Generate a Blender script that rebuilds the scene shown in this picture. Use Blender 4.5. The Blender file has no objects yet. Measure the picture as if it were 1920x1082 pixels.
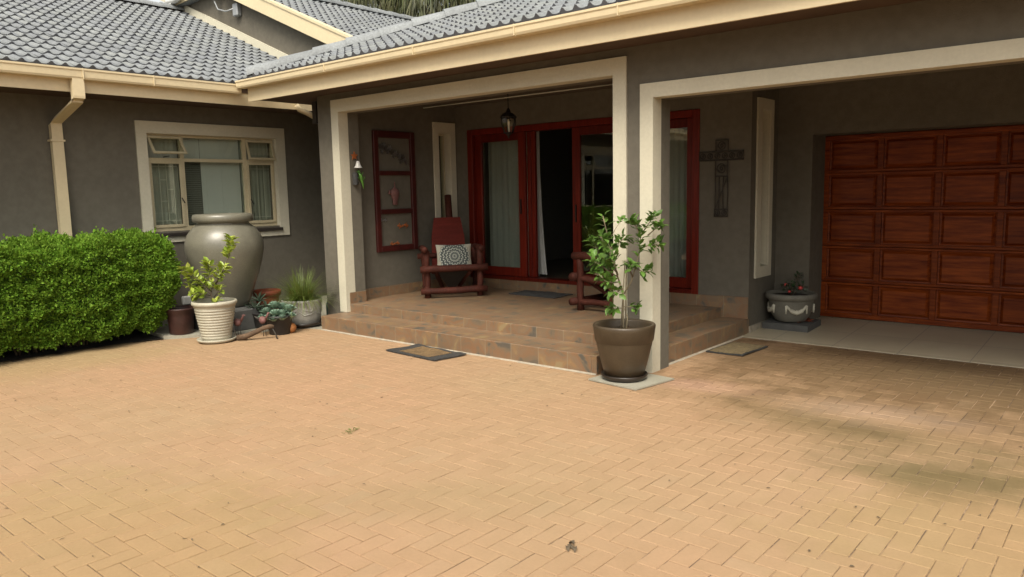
import bpy, math, random
import numpy as np
from mathutils import Vector, Matrix, noise
random.seed(7); RNG = np.random.default_rng(7)
PI = math.pi
sc = bpy.context.scene
col = sc.collection
# ------------------------------------------------------------------ camera
cam_d = bpy.data.cameras.new('camera'); cam = bpy.data.objects.new('camera', cam_d); col.objects.link(cam)
cam_d.sensor_width = 36; cam_d.lens = 36*1432.4/1920; cam_d.clip_end = 2000; cam_d.clip_start = .05
yaw, pitch, roll = math.radians(40.217), math.radians(7.223), math.radians(-1.179)
fw = Vector((-math.sin(yaw)*math.cos(pitch), math.cos(yaw)*math.cos(pitch), -math.sin(pitch)))
r0 = Vector((math.cos(yaw), math.sin(yaw), 0)); u0 = r0.cross(fw)
rr = r0*math.cos(roll)+u0*math.sin(roll); uu = u0*math.cos(roll)-r0*math.sin(roll)
M = Matrix((rr, uu, -fw)).transposed().to_4x4(); M.translation = (0, 0, 1.6)
cam.matrix_world = M; sc.camera = cam
# ------------------------------------------------------------------ world, sun, exposure
w = bpy.data.worlds.new('World'); sc.world = w; w.use_nodes = True
nt = w.node_tree; bg = nt.nodes['Background']
SUN_EL, SUN_AZ = math.radians(53), math.radians(150)     # azimuth from +Y clockwise
sky = nt.nodes.new('ShaderNodeTexSky'); sky.sky_type = 'NISHITA'; sky.sun_disc = False
sky.sun_elevation = SUN_EL; sky.sun_rotation = SUN_AZ; sky.dust_density = 4.0; sky.air_density = 1.0; sky.ozone_density = 1.0
hs = nt.nodes.new('ShaderNodeHueSaturation'); hs.inputs['Saturation'].default_value = .28
nt.links.new(sky.outputs[0], hs.inputs['Color'])
wm = nt.nodes.new('ShaderNodeMix'); wm.data_type = 'RGBA'; wm.blend_type = 'MULTIPLY'; wm.inputs[0].default_value = 1
wm.inputs[7].default_value = (1.0, .975, .90, 1)
nt.links.new(hs.outputs[0], wm.inputs[6]); nt.links.new(wm.outputs[2], bg.inputs[0])
bg.inputs[1].default_value = .15
sd = bpy.data.lights.new('sun', 'SUN'); sd.energy = 2.0; sd.angle = math.radians(28); sd.color = (1, .92, .78)
so = bpy.data.objects.new('sun', sd); col.objects.link(so)
sdir = Vector((math.sin(SUN_AZ)*math.cos(SUN_EL), math.cos(SUN_AZ)*math.cos(SUN_EL), math.sin(SUN_EL)))
so.rotation_euler = (-sdir).to_track_quat('-Z', 'Y').to_euler(); so.location = (0, -4, 12)
sc.view_settings.view_transform = 'Standard'; sc.view_settings.look = 'None'
sc.view_settings.exposure = 0.85; sc.view_settings.gamma = 1
sc.cycles.max_bounces = 8; sc.cycles.transparent_max_bounces = 16
# ------------------------------------------------------------------ materials
MATS = {}
KA = .75
def _n(nt, t, **k):
    n = nt.nodes.new(t)
    for a, b in k.items(): setattr(n, a, b)
    return n
def _math(nt, op, a, b=None, c=None):
    n = _n(nt, 'ShaderNodeMath', operation=op)
    for i, v in enumerate((a, b, c)):
        if v is None: continue
        if isinstance(v, (int, float)): n.inputs[i].default_value = v
        else: nt.links.new(v, n.inputs[i])
    return n.outputs[0]
def _mix(nt, fac, a, b, blend='MIX'):
    n = _n(nt, 'ShaderNodeMix', data_type='RGBA', blend_type=blend)
    for i, v in ((0, fac), (6, a), (7, b)):
        if isinstance(v, (int, float)): n.inputs[i].default_value = v
        elif isinstance(v, tuple): n.inputs[i].default_value = v if len(v) == 4 else v+(1,)
        else: nt.links.new(v, n.inputs[i])
    return n.outputs[2]
def _noise(nt, scale, detail=4, coord='Object', rough=.55, stretch=None):
    tc = _n(nt, 'ShaderNodeTexCoord'); mp = _n(nt, 'ShaderNodeMapping')
    nt.links.new(tc.outputs[coord], mp.inputs[0])
    if stretch: mp.inputs['Scale'].default_value = stretch
    n = _n(nt, 'ShaderNodeTexNoise'); n.inputs['Scale'].default_value = scale; n.inputs['Detail'].default_value = detail
    n.inputs['Roughness'].default_value = rough
    nt.links.new(mp.outputs[0], n.inputs['Vector']); return n.outputs['Fac']
def _ramp(nt, v, a, b, ca=(0, 0, 0, 1), cb=(1, 1, 1, 1)):
    r = _n(nt, 'ShaderNodeValToRGB'); e = r.color_ramp.elements
    e[0].position = a; e[1].position = b; e[0].color = ca; e[1].color = cb
    nt.links.new(v, r.inputs[0]); return r.outputs[0]
def mat(name, c, rough=.6, var=.12, scale=6, bump=0, bscale=80, metal=0, stretch=None, island=0, c2=None, spec=.5, fine=.0, hue=None, sheen=0, trans=0):
    c = tuple(x*KA for x in c); c2 = c2 and tuple(x*KA for x in c2)
    m = bpy.data.materials.new(name); m.use_nodes = True; nt = m.node_tree; p = nt.nodes['Principled BSDF']
    p.inputs['Roughness'].default_value = rough; p.inputs['Metallic'].default_value = metal
    p.inputs['Specular IOR Level'].default_value = spec
    n = _noise(nt, scale, 5, stretch=stretch); f = _ramp(nt, n, .3, .7)
    d = tuple(x*(1-var) for x in c); l = tuple(min(1, x*(1+var)) for x in c)
    if c2: d = tuple(c2)
    cc = _mix(nt, f, d, l)
    if fine:
        n2 = _ramp(nt, _noise(nt, scale*14, 3, stretch=stretch), .35, .65)
        cc = _mix(nt, fine, cc, _mix(nt, 1.0, cc, n2, 'MULTIPLY'))
    if island:
        g = _n(nt, 'ShaderNodeNewGeometry')
        r = _ramp(nt, g.outputs['Random Per Island'], 0, 1, (1-island,)*3+(1,), (1+island,)*3+(1,))
        cc = _mix(nt, 1.0, cc, r, 'MULTIPLY')
        if hue:
            cc = _mix(nt, _math(nt, 'MULTIPLY', _math(nt, 'FRACT', _math(nt, 'MULTIPLY', g.outputs['Random Per Island'], 17.3)), hue[0]), cc, tuple(hue[1]))
    nt.links.new(cc, p.inputs['Base Color'])
    if bump:
        b = _n(nt, 'ShaderNodeBump'); b.inputs['Strength'].default_value = bump; b.inputs['Distance'].default_value = .01
        nt.links.new(_noise(nt, bscale, 4, stretch=stretch), b.inputs['Height']); nt.links.new(b.outputs[0], p.inputs['Normal'])
    if trans:
        p.inputs['Transmission Weight'].default_value = 0
        tl = _n(nt, 'ShaderNodeBsdfTranslucent'); ms = _n(nt, 'ShaderNodeMixShader'); ms.inputs[0].default_value = trans
        nt.links.new(cc, tl.inputs[0]); nt.links.new(p.outputs[0], ms.inputs[1]); nt.links.new(tl.outputs[0], ms.inputs[2])
        nt.links.new(ms.outputs[0], nt.nodes['Material Output'].inputs[0])
    MATS[name] = m; return m
def glass(name, tint=(.9, .95, .93), refl=1.0, base=0.06):
    m = bpy.data.materials.new(name); m.use_nodes = True; nt = m.node_tree
    t = _n(nt, 'ShaderNodeBsdfTransparent'); t.inputs[0].default_value = tint+(1,)
    g = _n(nt, 'ShaderNodeBsdfGlossy'); g.inputs['Roughness'].default_value = .01; g.inputs[0].default_value = (.95, .95, .95, 1)
    lw = _n(nt, 'ShaderNodeLayerWeight'); lw.inputs[0].default_value = .5
    fr = _math(nt, 'MULTIPLY_ADD', _math(nt, 'POWER', lw.outputs['Facing'], 5.0), .95, .045)
    mx = _n(nt, 'ShaderNodeMixShader')
    nt.links.new(_math(nt, 'MINIMUM', _math(nt, 'MULTIPLY', fr, refl), 1.0), mx.inputs[0])
    nt.links.new(t.outputs[0], mx.inputs[1]); nt.links.new(g.outputs[0], mx.inputs[2])
    nt.links.new(mx.outputs[0], nt.nodes['Material Output'].inputs[0]); MATS[name] = m; return m
WALL = (.180, .163, .130)
mat('plaster', WALL, .9, .07, .9, .4, 160, spec=.2, fine=.12)
mat('plaster_band', (.70, .66, .52), .8, .05, 2.5, .25, 120, spec=.25, fine=.06)
mat('cream_paint', (.81, .68, .44), .5, .05, 1.6, .03, 40, fine=.05)
mat('cream_frame', (.66, .57, .37), .45, .08, 5, .05, 60, fine=.12)
mat('soffit', (.10, .058, .035), .8, .15, 3, .1, 60)
mat('ceiling', (.12, .09, .06), .9, .05, 2)
mat('dark_sill', (.035, .028, .024), .5, .2, 8)
mat('room', (.16, .15, .13), .9, .1, 1)
mat('room_floor', (.11, .10, .07), .4, .2, 2)
mat('curtain', (.62, .65, .62), .9, .04, 2, .1, 300, trans=.35)
mat('curtain_white', (.8, .8, .76), .9, .04, 2, .1, 300, trans=.2)
mat('blind', (.80, .80, .74), .6, .05, 2)
mat('blind_dark', (.30, .29, .24), .7, .1, 2)
mat('net', (.42, .42, .35), .9, .08, 3)
mat('bars', (.62, .60, .50), .5, .05, 5)
mat('black_metal', (.02, .018, .016), .45, .3, 20, .1, 80, metal=.4)
mat('rust_metal', (.055, .047, .038), .8, .35, 25, .2, 90)
mat('white_paint', (.75, .75, .72), .4, .05, 8)
mat('log', (.095, .026, .016), .7, .3, 4, .5, 24, stretch=(1, 1, .4), fine=.4, spec=.2)
mat('slab_wood', (.17, .022, .013), .7, .2, 3, .3, 20, stretch=(1, 1, 8), fine=.3, spec=.2)
mat('frame_wood', (.08, .011, .008), .5, .25, 5, .1, 30, fine=.3)
mat('soil', (.022, .016, .011), .95, .4, 14, .6, 50)
mat('compost', (.10, .075, .045), .95, .5, 30, .8, 60, fine=.6)
mat('urn_glaze', (.20, .19, .145), .33, .14, 5, .05, 20, fine=.18, spec=.6)
mat('plinth', (.10, .10, .095), .85, .2, 8, .3, 60)
mat('cream_pot', (.60, .56, .44), .55, .10, 8, .08, 40, fine=.22)
mat('maroon_pot', (.055, .022, .018), .5, .3, 12, .1, 50)
mat('terracotta', (.36, .085, .035), .7, .2, 10, .1, 60, fine=.2)
mat('white_pot', (.44, .43, .39), .6, .14, 9, .15, 40, fine=.25)
mat('black_pot', (.022, .019, .018), .55, .3, 20, .1, 50)
mat('brown_pot', (.082, .058, .033), .42, .15, 7, .08, 40, fine=.2)
mat('grey_pot', (.20, .19, .155), .7, .15, 12, .2, 60, fine=.2)
mat('relief', (.60, .57, .46), .7, .15, 20, .2, 60)
mat('saucer', (.03, .022, .016), .3, .2, 10)
mat('beige_tile', (.42, .40, .32), .55, .08, 4, .05, 50, fine=.15)
mat('leaf_hedge', (.145, .30, .030), .6, .3, 5, island=.5, hue=(.55, (.27, .40, .045)), trans=.38, spec=.15)
mat('leaf_citrus', (.12, .235, .04), .5, .25, 12, island=.4, hue=(.35, (.10, .2, .03)), trans=.25)
mat('leaf_lemon', (.30, .43, .045), .4, .25, 12, island=.35, hue=(.6, (.48, .50, .10)), trans=.3)
mat('leaf_grass', (.12, .19, .03), .5, .25, 10, island=.4, hue=(.5, (.22, .23, .06)), trans=.25)
mat('leaf_succ', (.26, .40, .29), .5, .2, 14, island=.3, hue=(.4, (.26, .36, .28)))
mat('leaf_aloe', (.08, .14, .09), .5, .25, 14, island=.35, hue=(.4, (.17, .2, .15)))
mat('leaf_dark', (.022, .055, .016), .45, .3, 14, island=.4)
mat('petal', (.65, .08, .07), .5, .2, 30)
mat('leaf_palm', (.05, .068, .02), .6, .35, .6, island=.55, hue=(.4, (.14, .12, .04)), trans=.15)
mat('leaf_tree', (.03, .05, .02), .6, .35, .8, island=.5, trans=.15)
mat('bark', (.12, .09, .055), .9, .3, 20, .5, 50)
mat('bark_pale', (.22, .18, .11), .9, .3, 20, .4, 50)
mat('orange_ball', (.48, .19, .055), .7, .25, 25, .2, 60)
mat('pink_metal', (.22, .10, .09), .7, .3, 30, .2, 60)
mat('driftwood', (.13, .08, .045), .9, .35, 14, .6, 40)
mat('teal_glass', (.03, .10, .09), .15, .2, 10)
mat('rubber', (.045, .043, .04), .85, .3, 30, .9, 70)
mat('coir', (.20, .125, .055), .95, .3, 30, .9, 140)
mat('mat_grey', (.06, .06, .058), .95, .2, 30, .6, 140)
mat('coir_dull', (.24, .18, .09), .95, .3, 30, .9, 140)
mat('silver', (.45, .45, .45), .3, .1, 20, metal=.9)
mat('gecko', (.12, .32, .05), .4, .2, 20)
mat('star', (.42, .12, .03), .5, .2, 20)
mat('bell', (.75, .74, .70), .3, .05, 20)
mat('lamp_grey', (.42, .44, .45), .4, .1, 20, metal=.3)
mat('mortar', (.40, .35, .27), .9, .2, 15, .3, 60)
mat('ridge_cap', (.30, .32, .33), .75, .16, 3, .2, 60, fine=.25, island=.06)
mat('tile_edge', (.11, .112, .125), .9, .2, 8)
mat('candle', (.85, .80, .62), .5, .03, 20)
mat('ground_far', (.16, .14, .08), .95, .4, .4)
glass('pane', (.93, .96, .93), 1.2)
glass('pane_door', (.88, .90, .86), 1.3)
glass('pane_clear', (.95, .95, .93), 1.0)
def m_roof():
    m = mat('roof_tile', (.25, .27, .285), .7, .12, 1.4, .18, 90, fine=.18)
    nt = m.node_tree; p = nt.nodes['Principled BSDF']; l = p.inputs['Base Color'].links[0].from_socket
    uv = _n(nt, 'ShaderNodeUVMap'); vor = _n(nt, 'ShaderNodeTexWhiteNoise', noise_dimensions='2D')
    sn = _n(nt, 'ShaderNodeVectorMath', operation='FLOOR'); nt.links.new(uv.outputs[0], sn.inputs[0]); nt.links.new(sn.outputs[0], vor.inputs['Vector'])
    r = _ramp(nt, vor.outputs['Value'], 0, 1, (.87, .87, .9, 1), (1.06, 1.05, 1.0, 1))
    cc = _mix(nt, 1.0, l, r, 'MULTIPLY')
    li = _ramp(nt, _noise(nt, 9, 6, rough=.7), .62, .72); cc = _mix(nt, _math(nt, 'MULTIPLY', li, .35), cc, (.22, .23, .20))
    nt.links.new(cc, p.inputs['Base Color'])
m_roof()
def m_paver():
    m = bpy.data.materials.new('paver'); m.use_nodes = True; nt = m.node_tree; p = nt.nodes['Principled BSDF']
    p.inputs['Roughness'].default_value = .85; p.inputs['Specular IOR Level'].default_value = .25
    g = _n(nt, 'ShaderNodeNewGeometry'); rnd = g.outputs['Random Per Island']
    big = _ramp(nt, _noise(nt, .45, 3), .38, .62)
    base = _mix(nt, big, (.345, .234, .136), (.366, .228, .134))
    base = _mix(nt, _math(nt, 'MULTIPLY', rnd, .5), base, (.318, .208, .118))
    r2 = _math(nt, 'FRACT', _math(nt, 'MULTIPLY', rnd, 23.7))
    odd = _ramp(nt, r2, .93, .97); base = _mix(nt, _math(nt, 'MULTIPLY', odd, .22), base, (.33, .24, .15))
    base = _mix(nt, .30, base, _mix(nt, 1.0, base, _ramp(nt, _noise(nt, 60, 5, rough=.7), .3, .7, (.62, .62, .62, 1)), 'MULTIPLY'))
    base = _mix(nt, .25, base, _mix(nt, 1.0, base, _ramp(nt, _noise(nt, 5, 5, rough=.65), .35, .65, (.7, .7, .66, 1)), 'MULTIPLY'))
    # weathering that stays put: yellowish film left and right, grime along the carport, cleaned pinkish patch
    tc = _n(nt, 'ShaderNodeTexCoord'); sx = _n(nt, 'ShaderNodeSeparateXYZ'); nt.links.new(tc.outputs['Object'], sx.inputs[0])
    X, Y = sx.outputs[0], sx.outputs[1]
    def blob(cx, cy, rx, ry, ang=0, soft=.5):
        ca, sa = math.cos(ang), math.sin(ang)
        dx = _math(nt, 'SUBTRACT', X, cx); dy = _math(nt, 'SUBTRACT', Y, cy)
        a = _math(nt, 'MULTIPLY', _math(nt, 'ADD', _math(nt, 'MULTIPLY', dx, ca), _math(nt, 'MULTIPLY', dy, sa)), 1/rx)
        b = _math(nt, 'MULTIPLY', _math(nt, 'SUBTRACT', _math(nt, 'MULTIPLY', dy, ca), _math(nt, 'MULTIPLY', dx, sa)), 1/ry)
        d = _math(nt, 'SQRT', _math(nt, 'ADD', _math(nt, 'MULTIPLY', a, a), _math(nt, 'MULTIPLY', b, b)))
        d = _math(nt, 'ADD', d, _math(nt, 'MULTIPLY', _math(nt, 'SUBTRACT', _noise(nt, 1.6, 8, rough=.72), .5), 1.5)); d = _math(nt, 'ADD', d, _math(nt, 'MULTIPLY', _math(nt, 'SUBTRACT', rnd, .5), .22))
        return _ramp(nt, d, 1-soft, 1.0, (1, 1, 1, 1), (0, 0, 0, 1))
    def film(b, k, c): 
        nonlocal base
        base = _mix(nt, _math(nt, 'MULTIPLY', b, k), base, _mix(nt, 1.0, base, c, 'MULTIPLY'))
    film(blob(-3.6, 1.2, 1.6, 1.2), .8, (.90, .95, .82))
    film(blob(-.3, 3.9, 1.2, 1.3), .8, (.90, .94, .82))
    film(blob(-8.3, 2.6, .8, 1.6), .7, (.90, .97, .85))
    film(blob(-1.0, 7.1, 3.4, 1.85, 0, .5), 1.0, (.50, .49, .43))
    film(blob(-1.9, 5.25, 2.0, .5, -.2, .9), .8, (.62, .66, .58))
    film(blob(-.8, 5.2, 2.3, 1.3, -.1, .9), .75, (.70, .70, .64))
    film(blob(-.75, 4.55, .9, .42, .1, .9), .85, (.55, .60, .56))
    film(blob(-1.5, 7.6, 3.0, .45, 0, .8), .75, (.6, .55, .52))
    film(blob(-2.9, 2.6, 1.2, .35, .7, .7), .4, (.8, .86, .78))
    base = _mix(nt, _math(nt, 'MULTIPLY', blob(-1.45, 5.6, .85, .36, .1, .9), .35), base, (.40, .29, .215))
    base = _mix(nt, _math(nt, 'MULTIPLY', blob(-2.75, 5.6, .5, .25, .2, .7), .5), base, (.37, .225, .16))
    nt.links.new(base, p.inputs['Base Color'])
    b = _n(nt, 'ShaderNodeBump'); b.inputs['Strength'].default_value = .35; b.inputs['Distance'].default_value = .004
    nt.links.new(_noise(nt, 140, 5, rough=.7), b.inputs['Height']); nt.links.new(b.outputs[0], p.inputs['Normal'])
    MATS['paver'] = m
m_paver()
def m_joint():
    m = bpy.data.materials.new('joint_sand'); m.use_nodes = True; nt = m.node_tree; p = nt.nodes['Principled BSDF']
    p.inputs['Roughness'].default_value = .95
    f = _ramp(nt, _noise(nt, 3.0, 6, rough=.75), .46, .54)
    nt.links.new(_mix(nt, f, (.34, .235, .145), (.11, .075, .05)), p.inputs['Base Color']); MATS['joint_sand'] = m
m_joint()
def m_slate():
    m = bpy.data.materials.new('slate_tile'); m.use_nodes = True; nt = m.node_tree; p = nt.nodes['Principled BSDF']
    p.inputs['Roughness'].default_value = .45; p.inputs['Specular IOR Level'].default_value = .5
    uv = _n(nt, 'ShaderNodeUVMap')
    br = _n(nt, 'ShaderNodeTexBrick'); br.offset = 0; br.squash = 1
    br.inputs['Scale'].default_value = 1; br.inputs['Brick Width'].default_value = .33; br.inputs['Row Height'].default_value = .41
    br.inputs['Mortar Size'].default_value = .005; br.inputs['Mortar Smooth'].default_value = .2
    nt.links.new(uv.outputs[0], br.inputs['Vector'])
    dv = _n(nt, 'ShaderNodeVectorMath', operation='SCALE'); dv.inputs['Scale'].default_value = 1/.33; nt.links.new(uv.outputs[0], dv.inputs[0])
    fl = _n(nt, 'ShaderNodeVectorMath', operation='FLOOR'); nt.links.new(dv.outputs[0], fl.inputs[0])
    wn = _n(nt, 'ShaderNodeTexWhiteNoise', noise_dimensions='2D'); nt.links.new(fl.outputs[0], wn.inputs['Vector'])
    ad = _n(nt, 'ShaderNodeVectorMath', operation='SCALE'); ad.inputs['Scale'].default_value = 9; nt.links.new(wn.outputs['Color'], ad.inputs[0])
    a2 = _n(nt, 'ShaderNodeVectorMath', operation='ADD'); nt.links.new(ad.outputs[0], a2.inputs[0]); nt.links.new(uv.outputs[0], a2.inputs[1])
    n = _n(nt, 'ShaderNodeTexNoise'); n.inputs['Scale'].default_value = 5.5; n.inputs['Detail'].default_value = 5; n.inputs['Distortion'].default_value = .6
    nt.links.new(a2.outputs[0], n.inputs['Vector'])
    rp = _n(nt, 'ShaderNodeValToRGB'); nt.links.new(n.outputs['Fac'], rp.inputs[0]); cr = rp.color_ramp
    cr.elements[0].position = .33; cr.elements[0].color = (.10, .098, .088, 1); cr.elements[1].position = .68; cr.elements[1].color = (.33, .25, .135, 1)
    for q, c in ((.40, (.20, .155, .105)), (.47, (.27, .15, .08)), (.55, (.24, .17, .11)), (.63, (.31, .19, .095))):
        e = cr.elements.new(q); e.color = c+(1,)
    cc = _mix(nt, _math(nt, 'MULTIPLY', wn.outputs['Value'], .35), rp.outputs[0], (.21, .155, .10))
    cc = _mix(nt, _math(nt, 'MULTIPLY', br.outputs['Fac'], .75), cc, (.30, .25, .17))
    cc = _mix(nt, 1.0, cc, (.76, .74, .72), 'MULTIPLY')
    nt.links.new(cc, p.inputs['Base Color'])
    b = _n(nt, 'ShaderNodeBump'); b.inputs['Strength'].default_value = .4; b.inputs['Distance'].default_value = .006
    nt.links.new(n.outputs['Fac'], b.inputs['Height']); nt.links.new(b.outputs[0], p.inputs['Normal'])
    MATS['slate_tile'] = m
m_slate()
def m_floor_tile():
    m = bpy.data.materials.new('floor_tile'); m.use_nodes = True; nt = m.node_tree; p = nt.nodes['Principled BSDF']
    p.inputs['Roughness'].default_value = .35
    uv = _n(nt, 'ShaderNodeUVMap'); br = _n(nt, 'ShaderNodeTexBrick'); br.offset = 0
    br.inputs['Scale'].default_value = 1; br.inputs['Brick Width'].default_value = .6; br.inputs['Row Height'].default_value = .6
    br.inputs['Mortar Size'].default_value = .004; br.inputs['Color1'].default_value = (.44, .385, .28, 1); br.inputs['Color2'].default_value = (.40, .35, .255, 1)
    br.inputs['Mortar'].default_value = (.2, .18, .15, 1)
    nt.links.new(uv.outputs[0], br.inputs['Vector'])
    cc = _mix(nt, .5, br.outputs['Color'], _mix(nt, 1.0, br.outputs['Color'], _ramp(nt, _noise(nt, 2.5, 5), .3, .7, (.75, .72, .66, 1)), 'MULTIPLY'))
    nt.links.new(cc, p.inputs['Base Color']); MATS['floor_tile'] = m
m_floor_tile()
def m_wood(name, a, b, horiz=True):
    m = bpy.data.materials.new(name); m.use_nodes = True; nt = m.node_tree; p = nt.nodes['Principled BSDF']
    p.inputs['Roughness'].default_value = .4; p.inputs['Specular IOR Level'].default_value = .2
    st = (1.2, 14, 14) if horiz else (14, 14, 1.0)
    n = _noise(nt, 2.2, 6, rough=.6, stretch=st); n2 = _noise(nt, 9, 4, rough=.6, stretch=st)
    cc = _mix(nt, _ramp(nt, n, .3, .72), a, b)
    cc = _mix(nt, .45, cc, _mix(nt, 1.0, cc, _ramp(nt, n2, .35, .65, (.55, .45, .4, 1)), 'MULTIPLY'))
    g = _n(nt, 'ShaderNodeNewGeometry')
    cc = _mix(nt, 1.0, cc, _ramp(nt, g.outputs['Random Per Island'], 0, 1, (.75, .72, .7, 1), (1.2, 1.2, 1.15, 1)), 'MULTIPLY')
    nt.links.new(cc, p.inputs['Base Color']); MATS[name] = m
m_wood('door_wood', (.085, .012, .003), (.28, .062, .010)); m_wood('door_wood_up', (.085, .008, .004), (.16, .016, .007), False)
def m_cushion():
    m = bpy.data.materials.new('cushion_print'); m.use_nodes = True; nt = m.node_tree; p = nt.nodes['Principled BSDF']
    p.inputs['Roughness'].default_value = .9
    uv = _n(nt, 'ShaderNodeUVMap'); s = _n(nt, 'ShaderNodeSeparateXYZ'); nt.links.new(uv.outputs[0], s.inputs[0])
    x, y = s.outputs[0], s.outputs[1]
    r = _math(nt, 'SQRT', _math(nt, 'ADD', _math(nt, 'MULTIPLY', x, x), _math(nt, 'MULTIPLY', y, y)))
    th = _math(nt, 'ARCTAN2', y, x)
    pet = _math(nt, 'ABSOLUTE', _math(nt, 'SINE', _math(nt, 'MULTIPLY', th, 8)))
    rw = _math(nt, 'SUBTRACT', r, _math(nt, 'MULTIPLY', pet, .018))
    rings = _math(nt, 'SINE', _math(nt, 'MULTIPLY', rw, 150))
    fine = _math(nt, 'MULTIPLY', _math(nt, 'SINE', _math(nt, 'MULTIPLY', th, 32)), _math(nt, 'SINE', _math(nt, 'MULTIPLY', r, 95)))
    v = _ramp(nt, _math(nt, 'ADD', rings, _math(nt, 'MULTIPLY', fine, .8)), .25, .7)
    inside = _ramp(nt, rw, .185, .195, (1, 1, 1, 1), (0, 0, 0, 1))
    cc = _mix(nt, inside, (.36, .34, .27), _mix(nt, v, (.05, .062, .06), (.36, .37, .32)))
    nt.links.new(cc, p.inputs['Base Color']); MATS['cushion_print'] = m
m_cushion()
# ------------------------------------------------------------------ mesh building
class MB:
    def __init__(s): s.v = []; s.f = []; s.sm = []; s.uv = {}; s.T = None
    def add(s, vs, fs, smooth=False):
        o = len(s.v)
        for p in vs: s.v.append(tuple(s.T @ Vector(p)) if s.T is not None else tuple(p))
        for f in fs: s.f.append(tuple(i+o for i in f)); s.sm.append(smooth)
        return s
    def box(s, x0, x1, y0, y1, z0, z1, bev=0):
        x0, x1 = min(x0, x1), max(x0, x1); y0, y1 = min(y0, y1), max(y0, y1); z0, z1 = min(z0, z1), max(z0, z1)
        if not bev:
            vs = [(x, y, z) for z in (z0, z1) for y in (y0, y1) for x in (x0, x1)]
            return s.add(vs, [(0, 2, 3, 1), (4, 5, 7, 6), (0, 1, 5, 4), (2, 6, 7, 3), (0, 4, 6, 2), (1, 3, 7, 5)])
        b = min(bev, (x1-x0)/2.2, (y1-y0)/2.2, (z1-z0)/2.2); P = []
        ix = {}
        for i, (X, dx) in enumerate(((x0, 1), (x1, -1))):
            for j, (Y, dy) in enumerate(((y0, 1), (y1, -1))):
                for k, (Z, dz) in enumerate(((z0, 1), (z1, -1))):
                    ix[i, j, k, 0] = len(P); P.append((X, Y+dy*b, Z+dz*b))
                    ix[i, j, k, 1] = len(P); P.append((X+dx*b, Y, Z+dz*b))
                    ix[i, j, k, 2] = len(P); P.append((X+dx*b, Y+dy*b, Z))
        F = []
        q = lambda *a: F.append(tuple(ix[t] for t in a))
        for i in (0, 1):
            t = [(i, 0, 0, 0), (i, 0, 1, 0), (i, 1, 1, 0), (i, 1, 0, 0)]; q(*(t if i == 0 else t[::-1]))
            t = [(0, i, 0, 1), (1, i, 0, 1), (1, i, 1, 1), (0, i, 1, 1)]; q(*(t if i == 0 else t[::-1]))
            t = [(0, 0, i, 2), (0, 1, i, 2), (1, 1, i, 2), (1, 0, i, 2)]; q(*(t if i == 0 else t[::-1]))
        for i in (0, 1):
            for j in (0, 1):
                q((i, j, 0, 0), (i, j, 1, 0), (i, j, 1, 1), (i, j, 0, 1))
                q((i, 0, j, 0), (i, 1, j, 0), (i, 1, j, 2), (i, 0, j, 2))
                q((0, i, j, 1), (1, i, j, 1), (1, i, j, 2), (0, i, j, 2))
                for k in (0, 1): q((i, j, k, 0), (i, j, k, 1), (i, j, k, 2))
        return s.add(P, F)
    def prism(s, poly, n0, n1, smooth=False):
        """poly: list of 3d points (planar), extruded from offset n0 to n1 (vectors)"""
        k = len(poly); n0 = Vector(n0); n1 = Vector(n1)
        vs = [Vector(p)+n0 for p in poly]+[Vector(p)+n1 for p in poly]
        fs = [tuple(range(k))[::-1], tuple(range(k, 2*k))]+[(i, (i+1) % k, (i+1) % k+k, i+k) for i in range(k)]
        return s.add(vs, fs, smooth)
    def lathe(s, prof, c=(0, 0, 0), seg=40, smooth=True, cap=True, sx=1, sy=1):
        vs = []; fs = []; n = len(prof)
        for r, z in prof:
            for i in range(seg):
                a = 2*PI*i/seg; vs.append((c[0]+r*math.cos(a)*sx, c[1]+r*math.sin(a)*sy, c[2]+z))
        for j in range(n-1):
            for i in range(seg):
                k = (i+1) % seg; fs.append((j*seg+i, j*seg+k, (j+1)*seg+k, (j+1)*seg+i))
        s.add(vs, fs, smooth)
        if cap:
            s.add(vs[:seg], [tuple(range(seg))[::-1]]); s.add(vs[-seg:], [tuple(range(seg))])
        return s
    def tube(s, pts, rad, seg=8, smooth=True, cap=True):
        pts = [Vector(p) for p in pts]; n = len(pts)
        if isinstance(rad, (int, float)): rad = [rad]*n
        vs = []; fs = []; up = None
        for i, p in enumerate(pts):
            t = (pts[min(i+1, n-1)]-pts[max(i-1, 0)]).normalized()
            if up is None: up = t.orthogonal().normalized()
            up = (up-t*up.dot(t))
            up = up.normalized() if up.length > 1e-5 else t.orthogonal().normalized()
            b = t.cross(up)
            for k in range(seg):
                a = 2*PI*k/seg; vs.append(p+(up*math.cos(a)+b*math.sin(a))*rad[i])
        for i in range(n-1):
            for k in range(seg):
                q = (k+1) % seg; fs.append((i*seg+k, i*seg+q, (i+1)*seg+q, (i+1)*seg+k))
        if cap: fs += [tuple(range(seg))[::-1], tuple(range((n-1)*seg, n*seg))]
        return s.add(vs, fs, smooth)
    def ball(s, c, r, seg=16, rings=10, sc=(1, 1, 1)):
        prof = [(max(1e-4, r*math.sin(PI*i/rings)), -r*math.cos(PI*i/rings)) for i in range(rings+1)]
        vs = []; fs = []
        for q, z in prof:
            for i in range(seg):
                a = 2*PI*i/seg; vs.append((c[0]+q*math.cos(a)*sc[0], c[1]+q*math.sin(a)*sc[1], c[2]+z*sc[2]))
        for j in range(rings):
            for i in range(seg):
                k = (i+1) % seg; fs.append((j*seg+i, j*seg+k, (j+1)*seg+k, (j+1)*seg+i))
        return s.add(vs, fs, True)
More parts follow.
